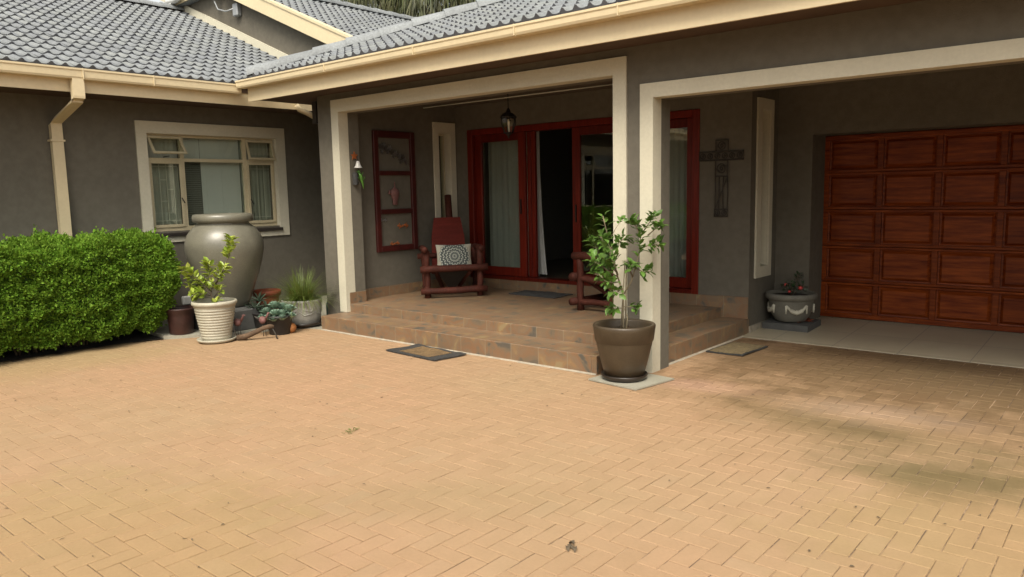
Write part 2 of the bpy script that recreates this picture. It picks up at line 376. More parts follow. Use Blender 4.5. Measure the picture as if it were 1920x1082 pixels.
    def leaf(s, p, d, up, L, W, fold=.25, droop=.15):
        d = Vector(d).normalized(); side = d.cross(Vector(up))
        if side.length < 1e-4: side = d.orthogonal()
        side.normalize(); n = side.cross(d).normalized(); p = Vector(p)
        a = p; m1 = p+d*L*.33; m2 = p+d*L*.7-n*L*droop*.5; t = p+d*L-n*L*droop
        e = n*W*fold
        return s.add([a, m1, m2, t, m1+side*W*.5+e, m2+side*W*.42+e, m1-side*W*.5+e, m2-side*W*.42+e],
                     [(0, 1, 4), (1, 2, 5, 4), (2, 3, 5), (0, 6, 1), (1, 6, 7, 2), (2, 7, 3)], True)
def link_mesh(name, V, F, material, sm=None, origin=(0, 0, 0), uv=True, uvs=None):
    me = bpy.data.meshes.new(name)
    V = np.array(V, float)-np.array(origin, float)
    me.from_pydata(V.tolist() if not isinstance(V, list) else V, [], F)
    if sm is not None: me.polygons.foreach_set('use_smooth', np.array(sm, bool))
    if uvs is not None:
        l = me.uv_layers.new(name='UVMap'); l.data.foreach_set('uv', np.array(uvs, float).ravel())
    elif uv and len(F) < 60000:
        l = me.uv_layers.new(name='UVMap')
        W = V+np.array(origin, float); out = np.zeros((len(me.loops), 2)); i = 0
        for pl in me.polygons:
            n = pl.normal; ax = (abs(n.x), abs(n.y), abs(n.z)); k = ax.index(max(ax)); idx = ((1, 2), (0, 2), (0, 1))[k]
            for vi in pl.vertices: out[i] = (W[vi][idx[0]], W[vi][idx[1]]); i += 1
        l.data.foreach_set('uv', out.ravel())
    me.materials.append(MATS[material]); me.update()
    o = bpy.data.objects.new(name, me); col.objects.link(o); return o
def root_loc(p):
    while p.parent is not None: p = p.parent
    return tuple(p.location)
def part(name, mb, material, parent, label=None):
    o = link_mesh(name, mb.v, mb.f, material, mb.sm, root_loc(parent)); o.parent = parent
    if label: o['label'] = label
    return o
def tag(o, label=None, cat=None, group=None, kind=None):
    if label: o['label'] = label
    if cat: o['category'] = cat
    if group: o['group'] = group
    if kind: o['kind'] = kind
    return o
def thing(name, loc, label, cat, group=None):
    o = bpy.data.objects.new(name, None); col.objects.link(o); o.location = loc; o.empty_display_size = .1
    return tag(o, label, cat, group)
def solo(name, mb, material, loc, label, cat, group=None):
    o = link_mesh(name, mb.v, mb.f, material, mb.sm, loc); o.location = loc; return tag(o, label, cat, group)
def struct(name, mb, material, uv=True):
    o = link_mesh(name, mb.v, mb.f, material, mb.sm); o['kind'] = 'structure'; return o
def wall_panel(mb, axis, c, thick, u0, u1, z0, z1, holes):
    """wall in plane axis=c ; thick signed behind face; holes (u0,u1,z0,z1)"""
    us = sorted(set([u0, u1]+[h for q in holes for h in q[:2] if u0 < h < u1])); zs = sorted(set([z0, z1]+[h for q in holes for h in q[2:] if z0 < h < z1]))
    P = lambda u, z, d: (c+d, u, z) if axis == 'X' else (u, c+d, z)
    solid = lambda i, j: 0 <= i < len(us)-1 and 0 <= j < len(zs)-1 and not any(q[0]-1e-6 <= us[i] and us[i+1] <= q[1]+1e-6 and q[2]-1e-6 <= zs[j] and zs[j+1] <= q[3]+1e-6 for q in holes)
    vid = {}
    V = []; F = []
    def v(u, z, d):
        if (u, z, d) not in vid: vid[u, z, d] = len(V); V.append(P(u, z, d))
        return vid[u, z, d]
    for i in range(len(us)-1):
        for j in range(len(zs)-1):
            if not solid(i, j): continue
            a, b, e, f = us[i], us[i+1], zs[j], zs[j+1]
            for d in (0, thick):
                q = [v(a, e, d), v(b, e, d), v(b, f, d), v(a, f, d)]; F.append(tuple(q))
            if not solid(i-1, j): F.append((v(a, e, 0), v(a, f, 0), v(a, f, thick), v(a, e, thick)))
            if not solid(i+1, j): F.append((v(b, e, 0), v(b, f, 0), v(b, f, thick), v(b, e, thick)))
            if not solid(i, j-1): F.append((v(a, e, 0), v(b, e, 0), v(b, e, thick), v(a, e, thick)))
            if not solid(i, j+1): F.append((v(a, f, 0), v(b, f, 0), v(b, f, thick), v(a, f, thick)))
    return mb.add(V, F)
def band(mb, axis, c, out, depth, o, i, bottom=True):
    """picture-frame plaster band: o=(u0,u1,z0,z1) outer, i inner; sits proud by out (signed), wraps into reveal by depth (signed)"""
    (a0, a1, b0, b1), (c0, c1, d0, d1) = o, i
    def bx(u0, u1, z0, z1, q0, q1):
        if axis == 'X': mb.box(c+q0, c+q1, u0, u1, z0, z1)
        else: mb.box(u0, u1, c+q0, c+q1, z0, z1)
    e = -math.copysign(.02, out)
    bx(a0, c0, b0, b1, e, out); bx(c1, a1, b0, b1, e, out); bx(c0, c1, d1, b1, e, out)
    if bottom: bx(c0, c1, b0, d0, e, out)
    return mb
# ------------------------------------------------------------------ setting: paving, ground, slabs
g = MB(); g.add([(-400, -400, -.06), (400, -400, -.06), (400, 400, -.06), (-400, 400, -.06)], [(0, 1, 2, 3)])
struct('ground', g, 'ground_far')
def build_paving():
    V = []; F = []
    x0, y0 = -.53-9.0, -.48-2.0
    nx, ny = 130, 104
    rnd = random.Random(3)
    for i in range(-2, nx):
        for j in range(-2, ny):
            k = (i-j) % 4
            if k == 0: a, b, c, d = i, j, i+2, j+1
            elif k == 3: a, b, c, d = i, j, i+1, j+2
            else: continue
            X0, X1, Y0, Y1 = x0+a*.1, x0+c*.1, y0+b*.1, y0+d*.1
            if X0 < -8.9 or Y1 > 7.95: continue
            if X0+.1 < -8.60 and Y0 > 4.1: continue
            g_ = .0014+.0013*rnd.random(); X0 += g_; X1 -= g_; Y0 += g_; Y1 -= g_
            dz = rnd.gauss(0, .0007); tx, ty = rnd.gauss(0, .004), rnd.gauss(0, .004)
            jx, jy, ja = rnd.gauss(0, .0006), rnd.gauss(0, .0006), rnd.gauss(0, .003)
            cx, cy = (X0+X1)/2, (Y0+Y1)/2; bv = .0035; o = len(V)
            wob = .004*noise.noise((cx*.7, cy*.7, 0))
            for (h, ins) in ((-.012, 0), (-.003, 0), (0, bv)):
                for (px, py) in ((X0+ins, Y0+ins), (X1-ins, Y0+ins), (X1-ins, Y1-ins), (X0+ins, Y1-ins)):
                    dx, dy = px-cx, py-cy
                    V.append((cx+dx-dy*ja+jx, cy+dy+dx*ja+jy, h+dz+wob+dx*tx+dy*ty))
            F.append((o+8, o+9, o+10, o+11))
            for q in range(4):
                r = (q+1) % 4
                F.append((o+q, o+r, o+4+r, o+4+q)); F.append((o+4+q, o+4+r, o+8+r, o+8+q))
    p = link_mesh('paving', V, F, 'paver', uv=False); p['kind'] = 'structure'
    s = MB(); s.add([(-8.93, -3, -.0055), (6, -3, -.0055), (6, 9, -.0055), (-8.93, 9, -.0055)], [(0, 1, 2, 3)])
    struct('joint_sand', s, 'joint_sand')
    o = MB(); o.add([(-30, -30, -.02), (30, -30, -.02), (30, 30, -.02), (-30, 30, -.02)], [(0, 1, 2, 3)])
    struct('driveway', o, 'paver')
build_paving()
sb = MB(); sb.add([(-9.62, -3, .015), (-8.86, -3, .012), (-8.80, 2.5, .012), (-8.74, 3.6, .012), (-8.62, 4.0, .012), (-9.62, 4.05, .03)], [(0, 1, 2, 3, 4, 5)])
struct('soil_bed', sb, 'soil')
pts = [(-9.62, 4.05), (-8.62, 4.0), (-8.14, 4.70), (-7.88, 5.35), (-7.60, 5.45), (-7.60, 5.82), (-7.96, 5.82), (-7.97, 7.6), (-9.62, 7.6)]
zz = lambda x: .010+max(0, (-8.0-x))*.052
sl = MB(); k = len(pts)
sl.add([(x, y, zz(x)) for x, y in pts]+[(x, y, -.05) for x, y in pts], [tuple(range(k))]+[(i, i+k, (i+1) % k+k, (i+1) % k) for i in range(k)])
struct('concrete_apron', sl, 'beige_tile')
gt = MB(); gt.add([(-3.35, 7.74, .008), (4, 7.74, .008), (4, 9.2, .075), (-3.35, 9.2, .075), (-3.35, 7.74, -.05), (4, 7.74, -.05)], [(0, 1, 2, 3), (4, 5, 1, 0)])
struct('carport_floor', gt, 'floor_tile')
# ------------------------------------------------------------------ HOUSE
house = thing('house', (-6, 8, 0), 'grey plastered single storey house with cream trim, tiled porch and carport', 'house')
def hp(name, mb, m, label=None, parent=None): return part(name, mb, m, parent or house, label)
XL = -9.6; YF = 5.793
# left wing wall with two windows
wa = (4.43, 6.24, 1.19, 2.41); wb = (.35, 2.16, 1.19, 2.41)
b = MB(); wall_panel(b, 'X', XL, -.25, -5, 8.6, 0, 2.9, [wa, wb]); hp('left_wing_wall', b, 'plaster')
b = MB(); b.box(XL-4, XL-.25, -5, -4.8, 0, 2.8); hp('wall', b, 'plaster')
# facade
op = (-7.54, -3.685, 0, 2.585); oc = (-3.298, 2.4, 0, 2.362)
b = MB(); wall_panel(b, 'Y', YF, .28, -7.96, 3.2, -.02, 2.80, [(-7.54, -3.685, -.02, 2.585), (-3.298, 2.4, -.02, 2.362)]); hp('front_wall', b, 'plaster')
b = MB(); e = .022
for (o0, o1, i0, i1, zt, zi, zb0, zb1) in ((-7.67, -3.558, -7.54, -3.685, 2.727, 2.585, .172, 0.0), (-3.42, 2.53, -3.298, 2.4, 2.478, 2.362, 0, 0)):
    b.box(o0, i0+.004, YF-e, YF+.12, zb0, zt); b.box(i1-.004, o1, YF-e, YF+.12, zb1, zt); b.box(i0+.004, i1-.004, YF-e, YF+.12, zi-.004, zt)
hp('opening_surround', b, 'plaster_band')
# porch walls
slitL = (7.59, 7.82, .74, 2.43); XW = -7.714
b = MB(); wall_panel(b, 'X', XW, -.24, 6.073, 7.945, -.02, 2.80, [slitL]); hp('porch_side_wall', b, 'plaster')
b = MB(); b.box(-7.96, -7.96+.006, 8.19, 8.6, 0, 2.8); b.box(-9.6, -7.954, 7.6, 7.75, 0, 2.9); hp('wall', b, 'plaster')
dh = (-7.48, -3.944, .40, 2.46)
b = MB(); wall_panel(b, 'Y', 7.945, .24, -7.954, -3.35, -.02, 2.80, [dh]); hp('porch_back_wall', b, 'plaster')
slitR = (8.19, 8.42, .72, 2.43)
b = MB(); wall_panel(b, 'X', -3.35, -.24, 8.185, 8.68, -.02, 2.80, [slitR])
hp('carport_side_wall', b, 'plaster')
b = MB(); wall_panel(b, 'Y', 8.68, .42, -3.59, 3.2, -.02, 2.80, [(-2.96, 1.95, -.02, 2.155)]); hp('garage_wall', b, 'plaster')
b = MB(); b.box(2.95, 3.2, 6.08, 8.68, 0, 2.8); hp('wall', b, 'plaster')
b = MB(); b.box(-7.96, 3.2, YF+.01, 9.1, 2.80, 2.86); hp('porch_ceiling', b, 'ceiling')
b = MB(); band(b, 'X', XW, .022, 0, (7.493, 7.922, .62, 2.572), (slitL[0], slitL[1], slitL[2], slitL[3])); hp('slit_window_surround', b, 'plaster_band')
b = MB(); band(b, 'X', -3.35, .022, 0, (8.077, 8.506, .60, 2.545), (slitR[0], slitR[1], slitR[2], slitR[3])); hp('slit_window_surround', b, 'plaster_band')
def lining(q, x, x2, t=.005):
    b = MB(); b.box(x2, x-.001, q[0], q[0]+t, q[2], q[3]); b.box(x2, x-.001, q[1]-t, q[1], q[2], q[3]); b.box(x2, x-.001, q[0]+t, q[1]-t, q[3]-t, q[3]); b.box(x2, x-.001, q[0]+t, q[1]-t, q[2], q[2]+t)
    return b
def slit(x, q, m, pm):
    hp('reveal_lining', lining(q, x, x-.10), 'plaster_band')
    f = MB(); t = .022
    f.box(x-.16, x-.10, q[0], q[0]+t, q[2], q[3]); f.box(x-.16, x-.10, q[1]-t, q[1], q[2], q[3])
    f.box(x-.16, x-.10, q[0]+t, q[1]-t, q[2], q[2]+t); f.box(x-.16, x-.10, q[0]+t, q[1]-t, q[3]-t, q[3])
    fr = hp('slit_window', f, 'cream_frame')
    p = MB(); p.box(x-.135, x-.131, q[0]+t, q[1]-t, q[2]+t, q[3]-t); hp('pane', p, m, None, fr)
    if pm:
        p = MB(); p.box(x-.15, x-.142, q[0]+t, q[1]-t, q[2]+t, q[3]-t); hp('roller_blind', p, pm, None, fr)
slit(XW, slitL, 'pane', None); slit(-3.35, slitR, 'pane', 'cream_paint')
# porch slab and steps
def step_poly(name, polys):
    m = MB()
    for (x0, x1, y0, y1, z0, z1) in polys: m.box(x0, x1, y0, y1, z0, z1, .004)
    return hp(name, m, 'slate_tile')
step_poly('lower_step', [(-7.60, -3.70, 5.43, 5.86, -.05, .169), (-3.72, -3.338, 6.075, 7.942, -.05, .169)])
step_poly('porch_floor', [(-7.712, -3.66, YF+.03, 7.942, -.05, .272)])
b = MB(); b.box(-3.70, -3.645, 5.43, YF-.024, -.05, .1685, .004); hp('lower_step_end', b, 'slate_tile')
b = MB()
for (x0, x1, y0, y1, z0, z1) in ((-7.712, -7.70, 6.08, 7.93, .272, .40), (-7.545, -7.528, YF+.03, 6.085, .272, .41), (-7.712, -7.528, 6.075, 6.088, .272, .41),
                                 (-7.70, -3.70, 7.932, 7.944, .272, .398), (-3.70, -3.352, 7.932, 7.944, .17, .405)):
    b.box(x0, x1, y0, y1, z0, z1)
hp('tile_skirting', b, 'slate_tile')
b = MB()
b.prism([(-7.60, 5.43, 0), (-7.60, 5.43, .014), (-7.60, 5.418, .0)], (0, 0, 0), (3.95, 0, 0))
b.prism([(-3.338, 6.08, 0), (-3.338, 6.08, .014), (-3.322, 6.08, 0)], (0, 0, 0), (0, 1.8, 0))
b.box(-3.35, -3.325, 7.95, 8.68, .02, .085); b.box(-3.325, -2.96, 8.66, 8.678, .04, .09)
hp('mortar_line', b, 'mortar')
# ------------- eaves: left wing
b = MB(); b.box(-8.93, -8.91, -5, 7.35, 2.747, 2.965); hp('fascia', b, 'cream_paint')
b = MB(); b.box(XL, -8.93, -5, 7.35, 2.772, 2.79); hp('soffit', b, 'soffit')
def gutter(mb, axis, c, out, u0, u1, z0, z1, seams):
    """open box gutter: c = fascia face, out = signed width"""
    s_ = 1 if out > 0 else -1; w_ = abs(out)
    prof = [(0, z0), (w_*.82, z0), (w_*.90, z0+.02), (w_*.93, z1-.03), (w_, z1-.018), (w_, z1), (w_-.012, z1), (w_-.014, z1-.012), (w_*.86, z1-.03), (w_*.84, z0+.01), (0.004, z0+.006)]
    P = lambda d, u, z: (c+s_*d, u, z) if axis == 'X' else (u, c+s_*d, z)
    n = len(prof)
    mb.add([P(d, u0, z) for d, z in prof]+[P(d, u1, z) for d, z in prof], [(i, i+1, i+1+n, i+n) for i in range(n-1)])
    for u in (u0, u1): mb.add([P(0, u, z0), P(w_*.84, u, z0), P(w_*.93, u, z1-.03), P(w_, u, z1), P(0, u, z1)], [(0, 1, 2, 3, 4)])
    for u in seams:
        for (d0, d1, q0, q1) in ((w_*.92, w_+.003, z0-.002, z1+.002), (0, w_*.92, z0-.004, z0+.002)):
            if axis == 'X': mb.box(c+s_*d0, c+s_*d1, u-.004, u+.004, q0, q1)
            else: mb.box(u-.004, u+.004, c+s_*d0, c+s_*d1, q0, q1)
b = MB(); gutter(b, 'X', -8.91, .12, -5, 5.29, 2.875, 2.985, [3.45, 4.2, 1.2, -1]); hp('gutter', b, 'cream_paint')
# downpipes
b = MB()
def rpipe(mb, pts, a, bb):
    """rectangular pipe through points in the XZ plane at fixed y centre"""
    n = len(pts); V = []
    for i, (x, y, z, tx, tz) in enumerate(pts):
        for sx, sy in ((-1, -1), (1, -1), (1, 1), (-1, 1)): V.append((x+tx*sx*a, y+sy*bb, z+tz*sx*a))
    F = []
    for i in range(n-1):
        for q in range(4): F.append((i*4+q, i*4+(q+1) % 4, (i+1)*4+(q+1) % 4, (i+1)*4+q))
    F += [(0, 1, 2, 3), (4*n-4, 4*n-3, 4*n-2, 4*n-1)]
    mb.add(V, F)
yp = 3.40
rpipe(b, [(-8.845, yp, 2.90, 1, 0), (-8.845, yp, 2.70, 1, 0), (-8.845, yp, 2.655, .9, .55), (-9.42, yp, 2.50, .9, .55), (-9.545, yp, 2.455, 1, .3), (-9.545, yp, 2.40, 1, 0), (-9.545, yp, .1, 1, 0)], .036, .058)
b.box(-9.60, -9.50, yp-.075, yp+.075, 2.265, 2.285)
hp('downpipe', b, 'cream_paint')
b = MB(); b.tube([(-8.86, 6.12, 2.80), (-8.86, 6.16, 2.745), (-8.80, 6.24, 2.70), (-8.30, 6.42, 2.42), (-8.0, 6.5, 2.25)], .036, 10); hp('downpipe', b, 'cream_paint')
b = MB(); b.box(-8.45, -7.97, 6.5, 6.56, 2.68, 2.74); hp('eave_batten', b, 'cream_paint')
b = MB(); b.box(-8.22, -8.14, 5.9, 5.98, 2.50, 2.77); hp('eave_bracket', b, 'dark_sill')
# ------------- eaves: porch
b = MB(); b.box(-8.71, 4.5, 5.32, 5.345, 2.771, 3.02); b.box(-8.735, -8.711, 5.345, 9.0, 2.80, 3.0); hp('fascia', b, 'cream_paint')
b = MB(); b.box(-8.71, 4.5, 5.345, 5.79, 2.80, 2.815); b.box(-8.71, -7.962, 5.79, 8.0, 2.80, 2.815); hp('soffit', b, 'soffit')
b = MB(); gutter(b, 'Y', 5.32, -.12, -8.79, 4.5, 2.93, 3.02, [-7.0, -5.59, -4.32, -3.28, -2.1, -.9]); hp('gutter', b, 'cream_paint')
# ------------- roofs
def tiles(O, a, s, L, S, pitch, gauge, amp, thick, name, seg=8, hump=.5, clip=None):
    O, a, s = Vector(O), Vector(a).normalized(), Vector(s).normalized(); n = a.cross(s).normalized()
    if n.z < 0: n = -n
    nx = int(round(L/pitch)); ny = int(math.ceil(S/gauge)); V = []; F = []; U = []; SM = []
    def prof(t):   # one wave: broad trough and narrower roll
        t = t % 1
        return (.5-.5*math.cos(2*PI*min(1, t/hump)))**.9 if t < hump else -.12*math.sin(PI*(t-hump)/(1-hump))
    xs = [i/seg for i in range(nx*seg+1)]; hs_ = [amp*prof(x) for x in xs]; rnd = random.Random(5)
    for j in range(ny):
        t0, t1 = j*gauge-.012, min(S, (j+1)*gauge); jit = [rnd.gauss(0, .0016) for _ in range(nx+1)]; jt = [rnd.gauss(0, .003) for _ in range(nx+1)]
        c0 = clip(t0+.1) if clip else -1
        for i in range(nx*seg):
            if xs[i]*pitch < c0: continue
            k = i//seg; o = len(V); x0, x1 = xs[i]*pitch, xs[i+1]*pitch
            u, v_ = k+.5, j+.5
            q0, q1 = hs_[i]+jit[k], hs_[i+1]+jit[k]; tt = t0+jt[k]
            b0, b1 = hs_[i]*.45, hs_[i+1]*.45
            pts = [O+a*x0+s*tt+n*(b0*(j > 0)-.004), O+a*x1+s*tt+n*(b1*(j > 0)-.004), O+a*x1+s*tt+n*(q1+thick), O+a*x0+s*tt+n*(q0+thick), O+a*x1+s*t1+n*(b1+.003), O+a*x0+s*t1+n*(b0+.003)]
            V += pts; F += [(o, o+1, o+2, o+3), (o+3, o+2, o+4, o+5)]; SM += [False, True]; U += [(u*1.0, v_)]*8
    o = link_mesh(name, [tuple(p) for p in V], F, 'roof_tile', SM, root_loc(house), uvs=U); o.parent = house
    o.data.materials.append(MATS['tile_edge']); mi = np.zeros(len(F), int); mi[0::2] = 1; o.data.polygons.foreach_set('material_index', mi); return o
def caps(name, p0, p1, r, L, sink=.35, tilt=.02):
    p0, p1 = Vector(p0), Vector(p1); d = (p1-p0); n = max(1, int(d.length/L)); d.normalize(); m = MB()
    side = d.cross(Vector((0, 0, 1))).normalized(); up = side.cross(d).normalized(); L = (p1-p0).length/n
    for i in range(n):
        a = p0+d*L*i; c = p0+d*L*(i+1.06); seg = 12; V = []
        for (q, rad) in ((a, r*1.12), (c, r*.92)):
            for k in range(seg+1):
                t = PI*k/seg; V.append(q+side*math.cos(t)*rad+up*(math.sin(t)*rad*.75-sink*r))
            
        F = [(k, k+1, k+seg+2, k+seg+1) for k in range(seg)]+[tuple(range(seg+1))]
        m.add(V, F[:-1], True); m.add(V[:seg+1], [tuple(range(seg+1))])
    return hp(name, m, 'ridge_cap')
pL, pP, pU = math.radians(22.3), math.radians(21.3), math.radians(23)
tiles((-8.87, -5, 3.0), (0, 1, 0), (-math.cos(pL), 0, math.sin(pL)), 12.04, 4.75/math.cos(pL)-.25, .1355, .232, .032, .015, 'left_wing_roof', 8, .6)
zr = 3.0+4.52*math.tan(pL)
caps('ridge', (-13.39, -5, zr+.05), (-13.39, 7.0, zr+.05), .12, .40)
b = MB(); b.prism([(-8.9, -5, 2.97), (-13.4, -5, 2.97+4.5*math.tan(pL)), (-17.9, -5, 2.97), (-17.9, -5, 2.9), (-8.9, -5, 2.9)], (0, 0, 0), (0, 12.0, 0)); hp('roof_deck', b, 'soffit')
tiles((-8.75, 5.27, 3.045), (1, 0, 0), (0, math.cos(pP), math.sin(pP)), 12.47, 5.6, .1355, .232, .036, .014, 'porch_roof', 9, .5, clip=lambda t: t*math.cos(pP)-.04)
zp = lambda y: 3.045+(y-5.27)*math.tan(pP)
yh = 5.27+5.6*math.cos(pP)
b = MB(); V = [(-8.72, 5.30, zp(5.30)-.035), (-8.72, 13.0, zp(5.30)-.035), (-8.72+yh-5.30, yh, zp(yh)-.035), (3.7, yh, zp(yh)-.035), (3.7, 5.30, zp(5.30)-.035), (-8.72+yh-5.30, 13.0, zp(yh)-.035), (3.7, 13.0, zp(yh)-.035)]
b.add(V, [(0, 2, 3, 4), (0, 1, 5, 2), (2, 5, 6, 3), (0, 4, 6, 1)]); hp('roof_deck', b, 'ridge_cap')
caps('hip', (-8.68, 5.34, zp(5.34)+.03), (-8.75+yh-5.27, yh, zp(yh)+.06), .15, .41, .25)
caps('ridge', (-8.75+yh-5.27, yh, zp(yh)+.05), (3.7, yh, zp(yh)+.05), .13, .42)
# upper gable
YB = 6.85; zt = lambda x: 4.591-.4244*(x+10.753)
XR = -11.9
b = MB(); b.prism([(-13.44, 7.02, 2.9), (-7.9, 7.02, 2.9), (-7.9, 7.02, zt(-7.9)-.09), (XR, 7.02, zt(XR)-.09), (-13.45, 7.02, 4.95), (-13.45, 7.02, 2.91)], (0, 0, 0), (0, .22, 0)); hp('gable_wall', b, 'plaster')
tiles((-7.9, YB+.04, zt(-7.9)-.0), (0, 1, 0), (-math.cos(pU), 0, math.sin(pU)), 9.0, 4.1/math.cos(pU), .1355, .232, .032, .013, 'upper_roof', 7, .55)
b = MB()
def rake(mb, x0, x1, top, dz, y0, y1): mb.prism([(x0, 0, top(x0)), (x1, 0, top(x1)), (x1, 0, top(x1)-dz), (x0, 0, top(x0)-dz)], (0, y0, 0), (0, y1, 0))
rake(b, -7.9, XR, lambda x: zt(x)+.035, .215, YB, YB+.03)
rake(b, -7.9, XR, lambda x: zt(x)+.075, .04, YB-.015, YB+.10)
tl = lambda x: zt(XR)+.03-(XR-x)*.06
b.prism([(XR, 0, tl(XR)), (-13.40, 0, tl(-13.4)), (-13.58, 0, 4.845), (-13.30, 0, 4.95), (XR, 0, 4.99)], (0, YB, 0), (0, YB+.03, 0))
hp('barge_board', b, 'cream_paint')
b = MB(); rake(b, XR, -13.6, lambda x: tl(x)+.03, .12, YB+.04, YB+9.0); hp('upper_roof', b, 'roof_tile')
b = MB(); b.prism([(-13.58, 0, 4.845), (-13.15, 0, 5.01), (-13.15, 0, 5.16), (-13.46, 0, 5.06)], (0, YB-.10, 0), (0, YB-.07, 0)); b.tube([(-13.46, YB-.02, 5.06), (-13.50, YB-.06, 4.99), (-13.2, YB-.06, 5.00), (-13.0, YB-.06, 5.06)], .055, 12)
hp('gutter_end', b, 'white_paint')
caps('ridge', (XR, YB, zt(XR)+.05), (XR, YB+9.0, zt(XR)+.05), .125, .36)
# apron flashing where the left roof meets the gable wall
b = MB()
zl = lambda x: 3.0+(-8.87-x)*math.tan(pL)
b.prism([(-9.2, 0, zl(-9.2)+.02), (-14.4, 0, zl(-14.4)+.02), (-14.4, 0, zl(-14.4)+.15), (-9.2, 0, zl(-9.2)+.15)], (0, 6.985, 0), (0, 7.018, 0)); hp('flashing', b, 'plaster_band')
# ------------- steel window in the left wing
def steel_window(y0, y1, z0, z1, detail=True):
    x = XL-.10; t = .035; yb, yc = y0+.47, y0+1.355; zt_ = z0+.90
    f = MB()
    fx = (x, x+.04)
    for (a, c, d, e_) in ((y0, y0+t, z0, z1), (y1-t, y1, z0, z1), (y0+t, y1-t, z0, z0+t+.02), (y0+t, y1-t, z1-t, z1)): f.box(*fx, a, c, d, e_)
    for yy in (yb, yc): f.box(*fx, yy-.026, yy+.026, z0+t+.02, z1-t)
    for (a, c) in ((y0+t, yb-.026), (yb+.026, yc-.026), (yc+.026, y1-t)): f.box(*fx, a, c, zt_-.022, zt_+.022)
    wn = hp('window', f, 'cream_frame')
    # side casements (closed), each its own sash
    for (a, c) in ((y0+t, yb-.026), (yc+.026, y1-t)):
        s_ = MB(); q = (z0+t+.02, zt_-.022)
        s_.box(x+.04, x+.055, a-.008, a+.026, q[0], q[1]); s_.box(x+.04, x+.055, c-.026, c+.008, q[0], q[1])
        s_.box(x+.04, x+.055, a+.026, c-.026, q[0]-.008, q[0]+.028); s_.box(x+.04, x+.055, a+.026, c-.026, q[1]-.026, q[1]+.006)
        hp('sash', s_, 'cream_frame', None, wn)
    for (a, c, ang) in ((y0+t, yb-.026, 38), (yc+.026, y1-t, 16)):
        s_ = MB(); p = MB(); H = z1-t-zt_-.022; W = c-a
        T = Matrix.Translation((x+.045, a, z1-t-.005)) @ Matrix.Rotation(-math.radians(ang), 4, 'Y')
        s_.T = T; p.T = T
        s_.box(0, .016, -.01, .02, -H-.01, 0); s_.box(0, .016, W-.02, W+.01, -H-.01, 0); s_.box(0, .016, .02, W-.02, -.026, 0); s_.box(0, .016, .02, W-.02, -H-.01, -H+.018)
        sh = hp('top_sash', s_, 'cream_frame', None, wn)
        p.box(.006, .009, .02, W-.02, -H+.018, -.026); hp('pane', p, 'pane', None, wn)
        k = MB(); k.tube([(x+.05, (a+c)/2+.06, zt_+.05), (x+.10, (a+c)/2-.04, zt_+.03)], .006, 6); hp('stay', k, 'black_metal', None, wn)
    for (a, c, d, e_) in ((y0+t, yb-.026, z0+.055, zt_-.022), (yb+.026, yc-.026, z0+.055, zt_-.022), (yc+.026, y1-t, z0+.055, zt_-.022), (yb+.026, yc-.026, zt_+.022, z1-t)):
        p = MB(); p.box(x+.018, x+.021, a, c, d, e_); hp('pane', p, 'pane', None, wn)
    for yy, zz_ in ((yb-.05, z0+.42), (yc+.05, z0+.38)):
        k = MB(); k.tube([(x+.06, yy, zz_), (x+.075, yy+.03, zz_-.07)], .007, 6); hp('latch', k, 'black_metal', None, wn)
    # burglar bars inside
    xb = x-.05; kk = [MB(), MB()]
    for yy in (y0+.11, y0+.20, y0+.29, y0+.38, y1-.12, y1-.22, y1-.32): kk[yy > y0+1].box(xb, xb+.006, yy-.005, yy+.005, z0+.06, zt_-.05)
    for (a, c, zz_) in ((y0+.04, yb-.04, z0+.13), (y0+.04, yb-.04, zt_-.08), (y0+.20, y0+.29, z0+.38), (y0+.20, y0+.29, z0+.65), (y0+.29, y0+.38, z0+.53), (yc+.04, y1-.04, z0+.13), (yc+.04, y1-.04, zt_-.1)):
        kk[a > y0+1].box(xb+.0062, xb+.011, a, c, zz_-.005, zz_+.005)
    for k in kk: hp('burglar_bars', k, 'bars', None, wn)
    s_ = MB(); s_.prism([(XL-.10, 0, z0+.0), (XL+.05, 0, z0-.03), (XL+.05, 0, z0-.065), (XL-.10, 0, z0-.065)], (0, y0-.02, 0), (0, y1+.02, 0)); hp('window_sill', s_, 'dark_sill')
    sr = MB(); band(sr, 'X', XL, .022, 0, (y0-.13, y1+.145, z0-.14, z1+.145), (y0, y1, z0-.065, z1)); hp('window_surround', sr, 'plaster_band')
    rl = MB(); rl.box(XL-.055, XL-.001, y0, y0+.005, z0, z1); rl.box(XL-.055, XL-.001, y1-.005, y1, z0, z1); rl.box(XL-.055, XL-.001, y0+.005, y1-.005, z1-.005, z1); hp('reveal_lining', rl, 'plaster_band', None, wn)
    return yb, yc, zt_
yb, yc, ztr = steel_window(*wa); steel_window(*wb)
# rooms behind (part of the house)
b = MB(); 
def room(mb, x0, x1, y0, y1, z0, z1, open_):
    V = [(x, y, z) for z in (z0, z1) for y in (y0, y1) for x in (x0, x1)]
    F = {'b': (0, 2, 3, 1), 't': (4, 5, 7, 6), 'y0': (0, 1, 5, 4), 'y1': (2, 6, 7, 3), 'x0': (0, 4, 6, 2), 'x1': (1, 3, 7, 5)}
    mb.add(V, [f for k, f in F.items() if k not in open_])
room(b, -12.6, XL-.251, -4.7, 7.5, .1, 2.75, ('x1', 'b')); hp('bedroom', b, 'room')
b = MB(); room(b, -7.9, -3.6, 8.187, 13.5, .42, 2.75, ('y0', 'b')); hp('living_room', b, 'room')
b = MB(); b.box(-7.9, -3.6, 8.19, 13.5, .385, .425); b.box(-7.44, -3.98, 7.96, 8.19, .40, .418); hp('living_room_floor', b, 'room_floor')
b = MB(); b.box(-12.6, XL-.26, -4.7, 7.5, .05, .1); hp('bedroom_floor', b, 'room_floor')
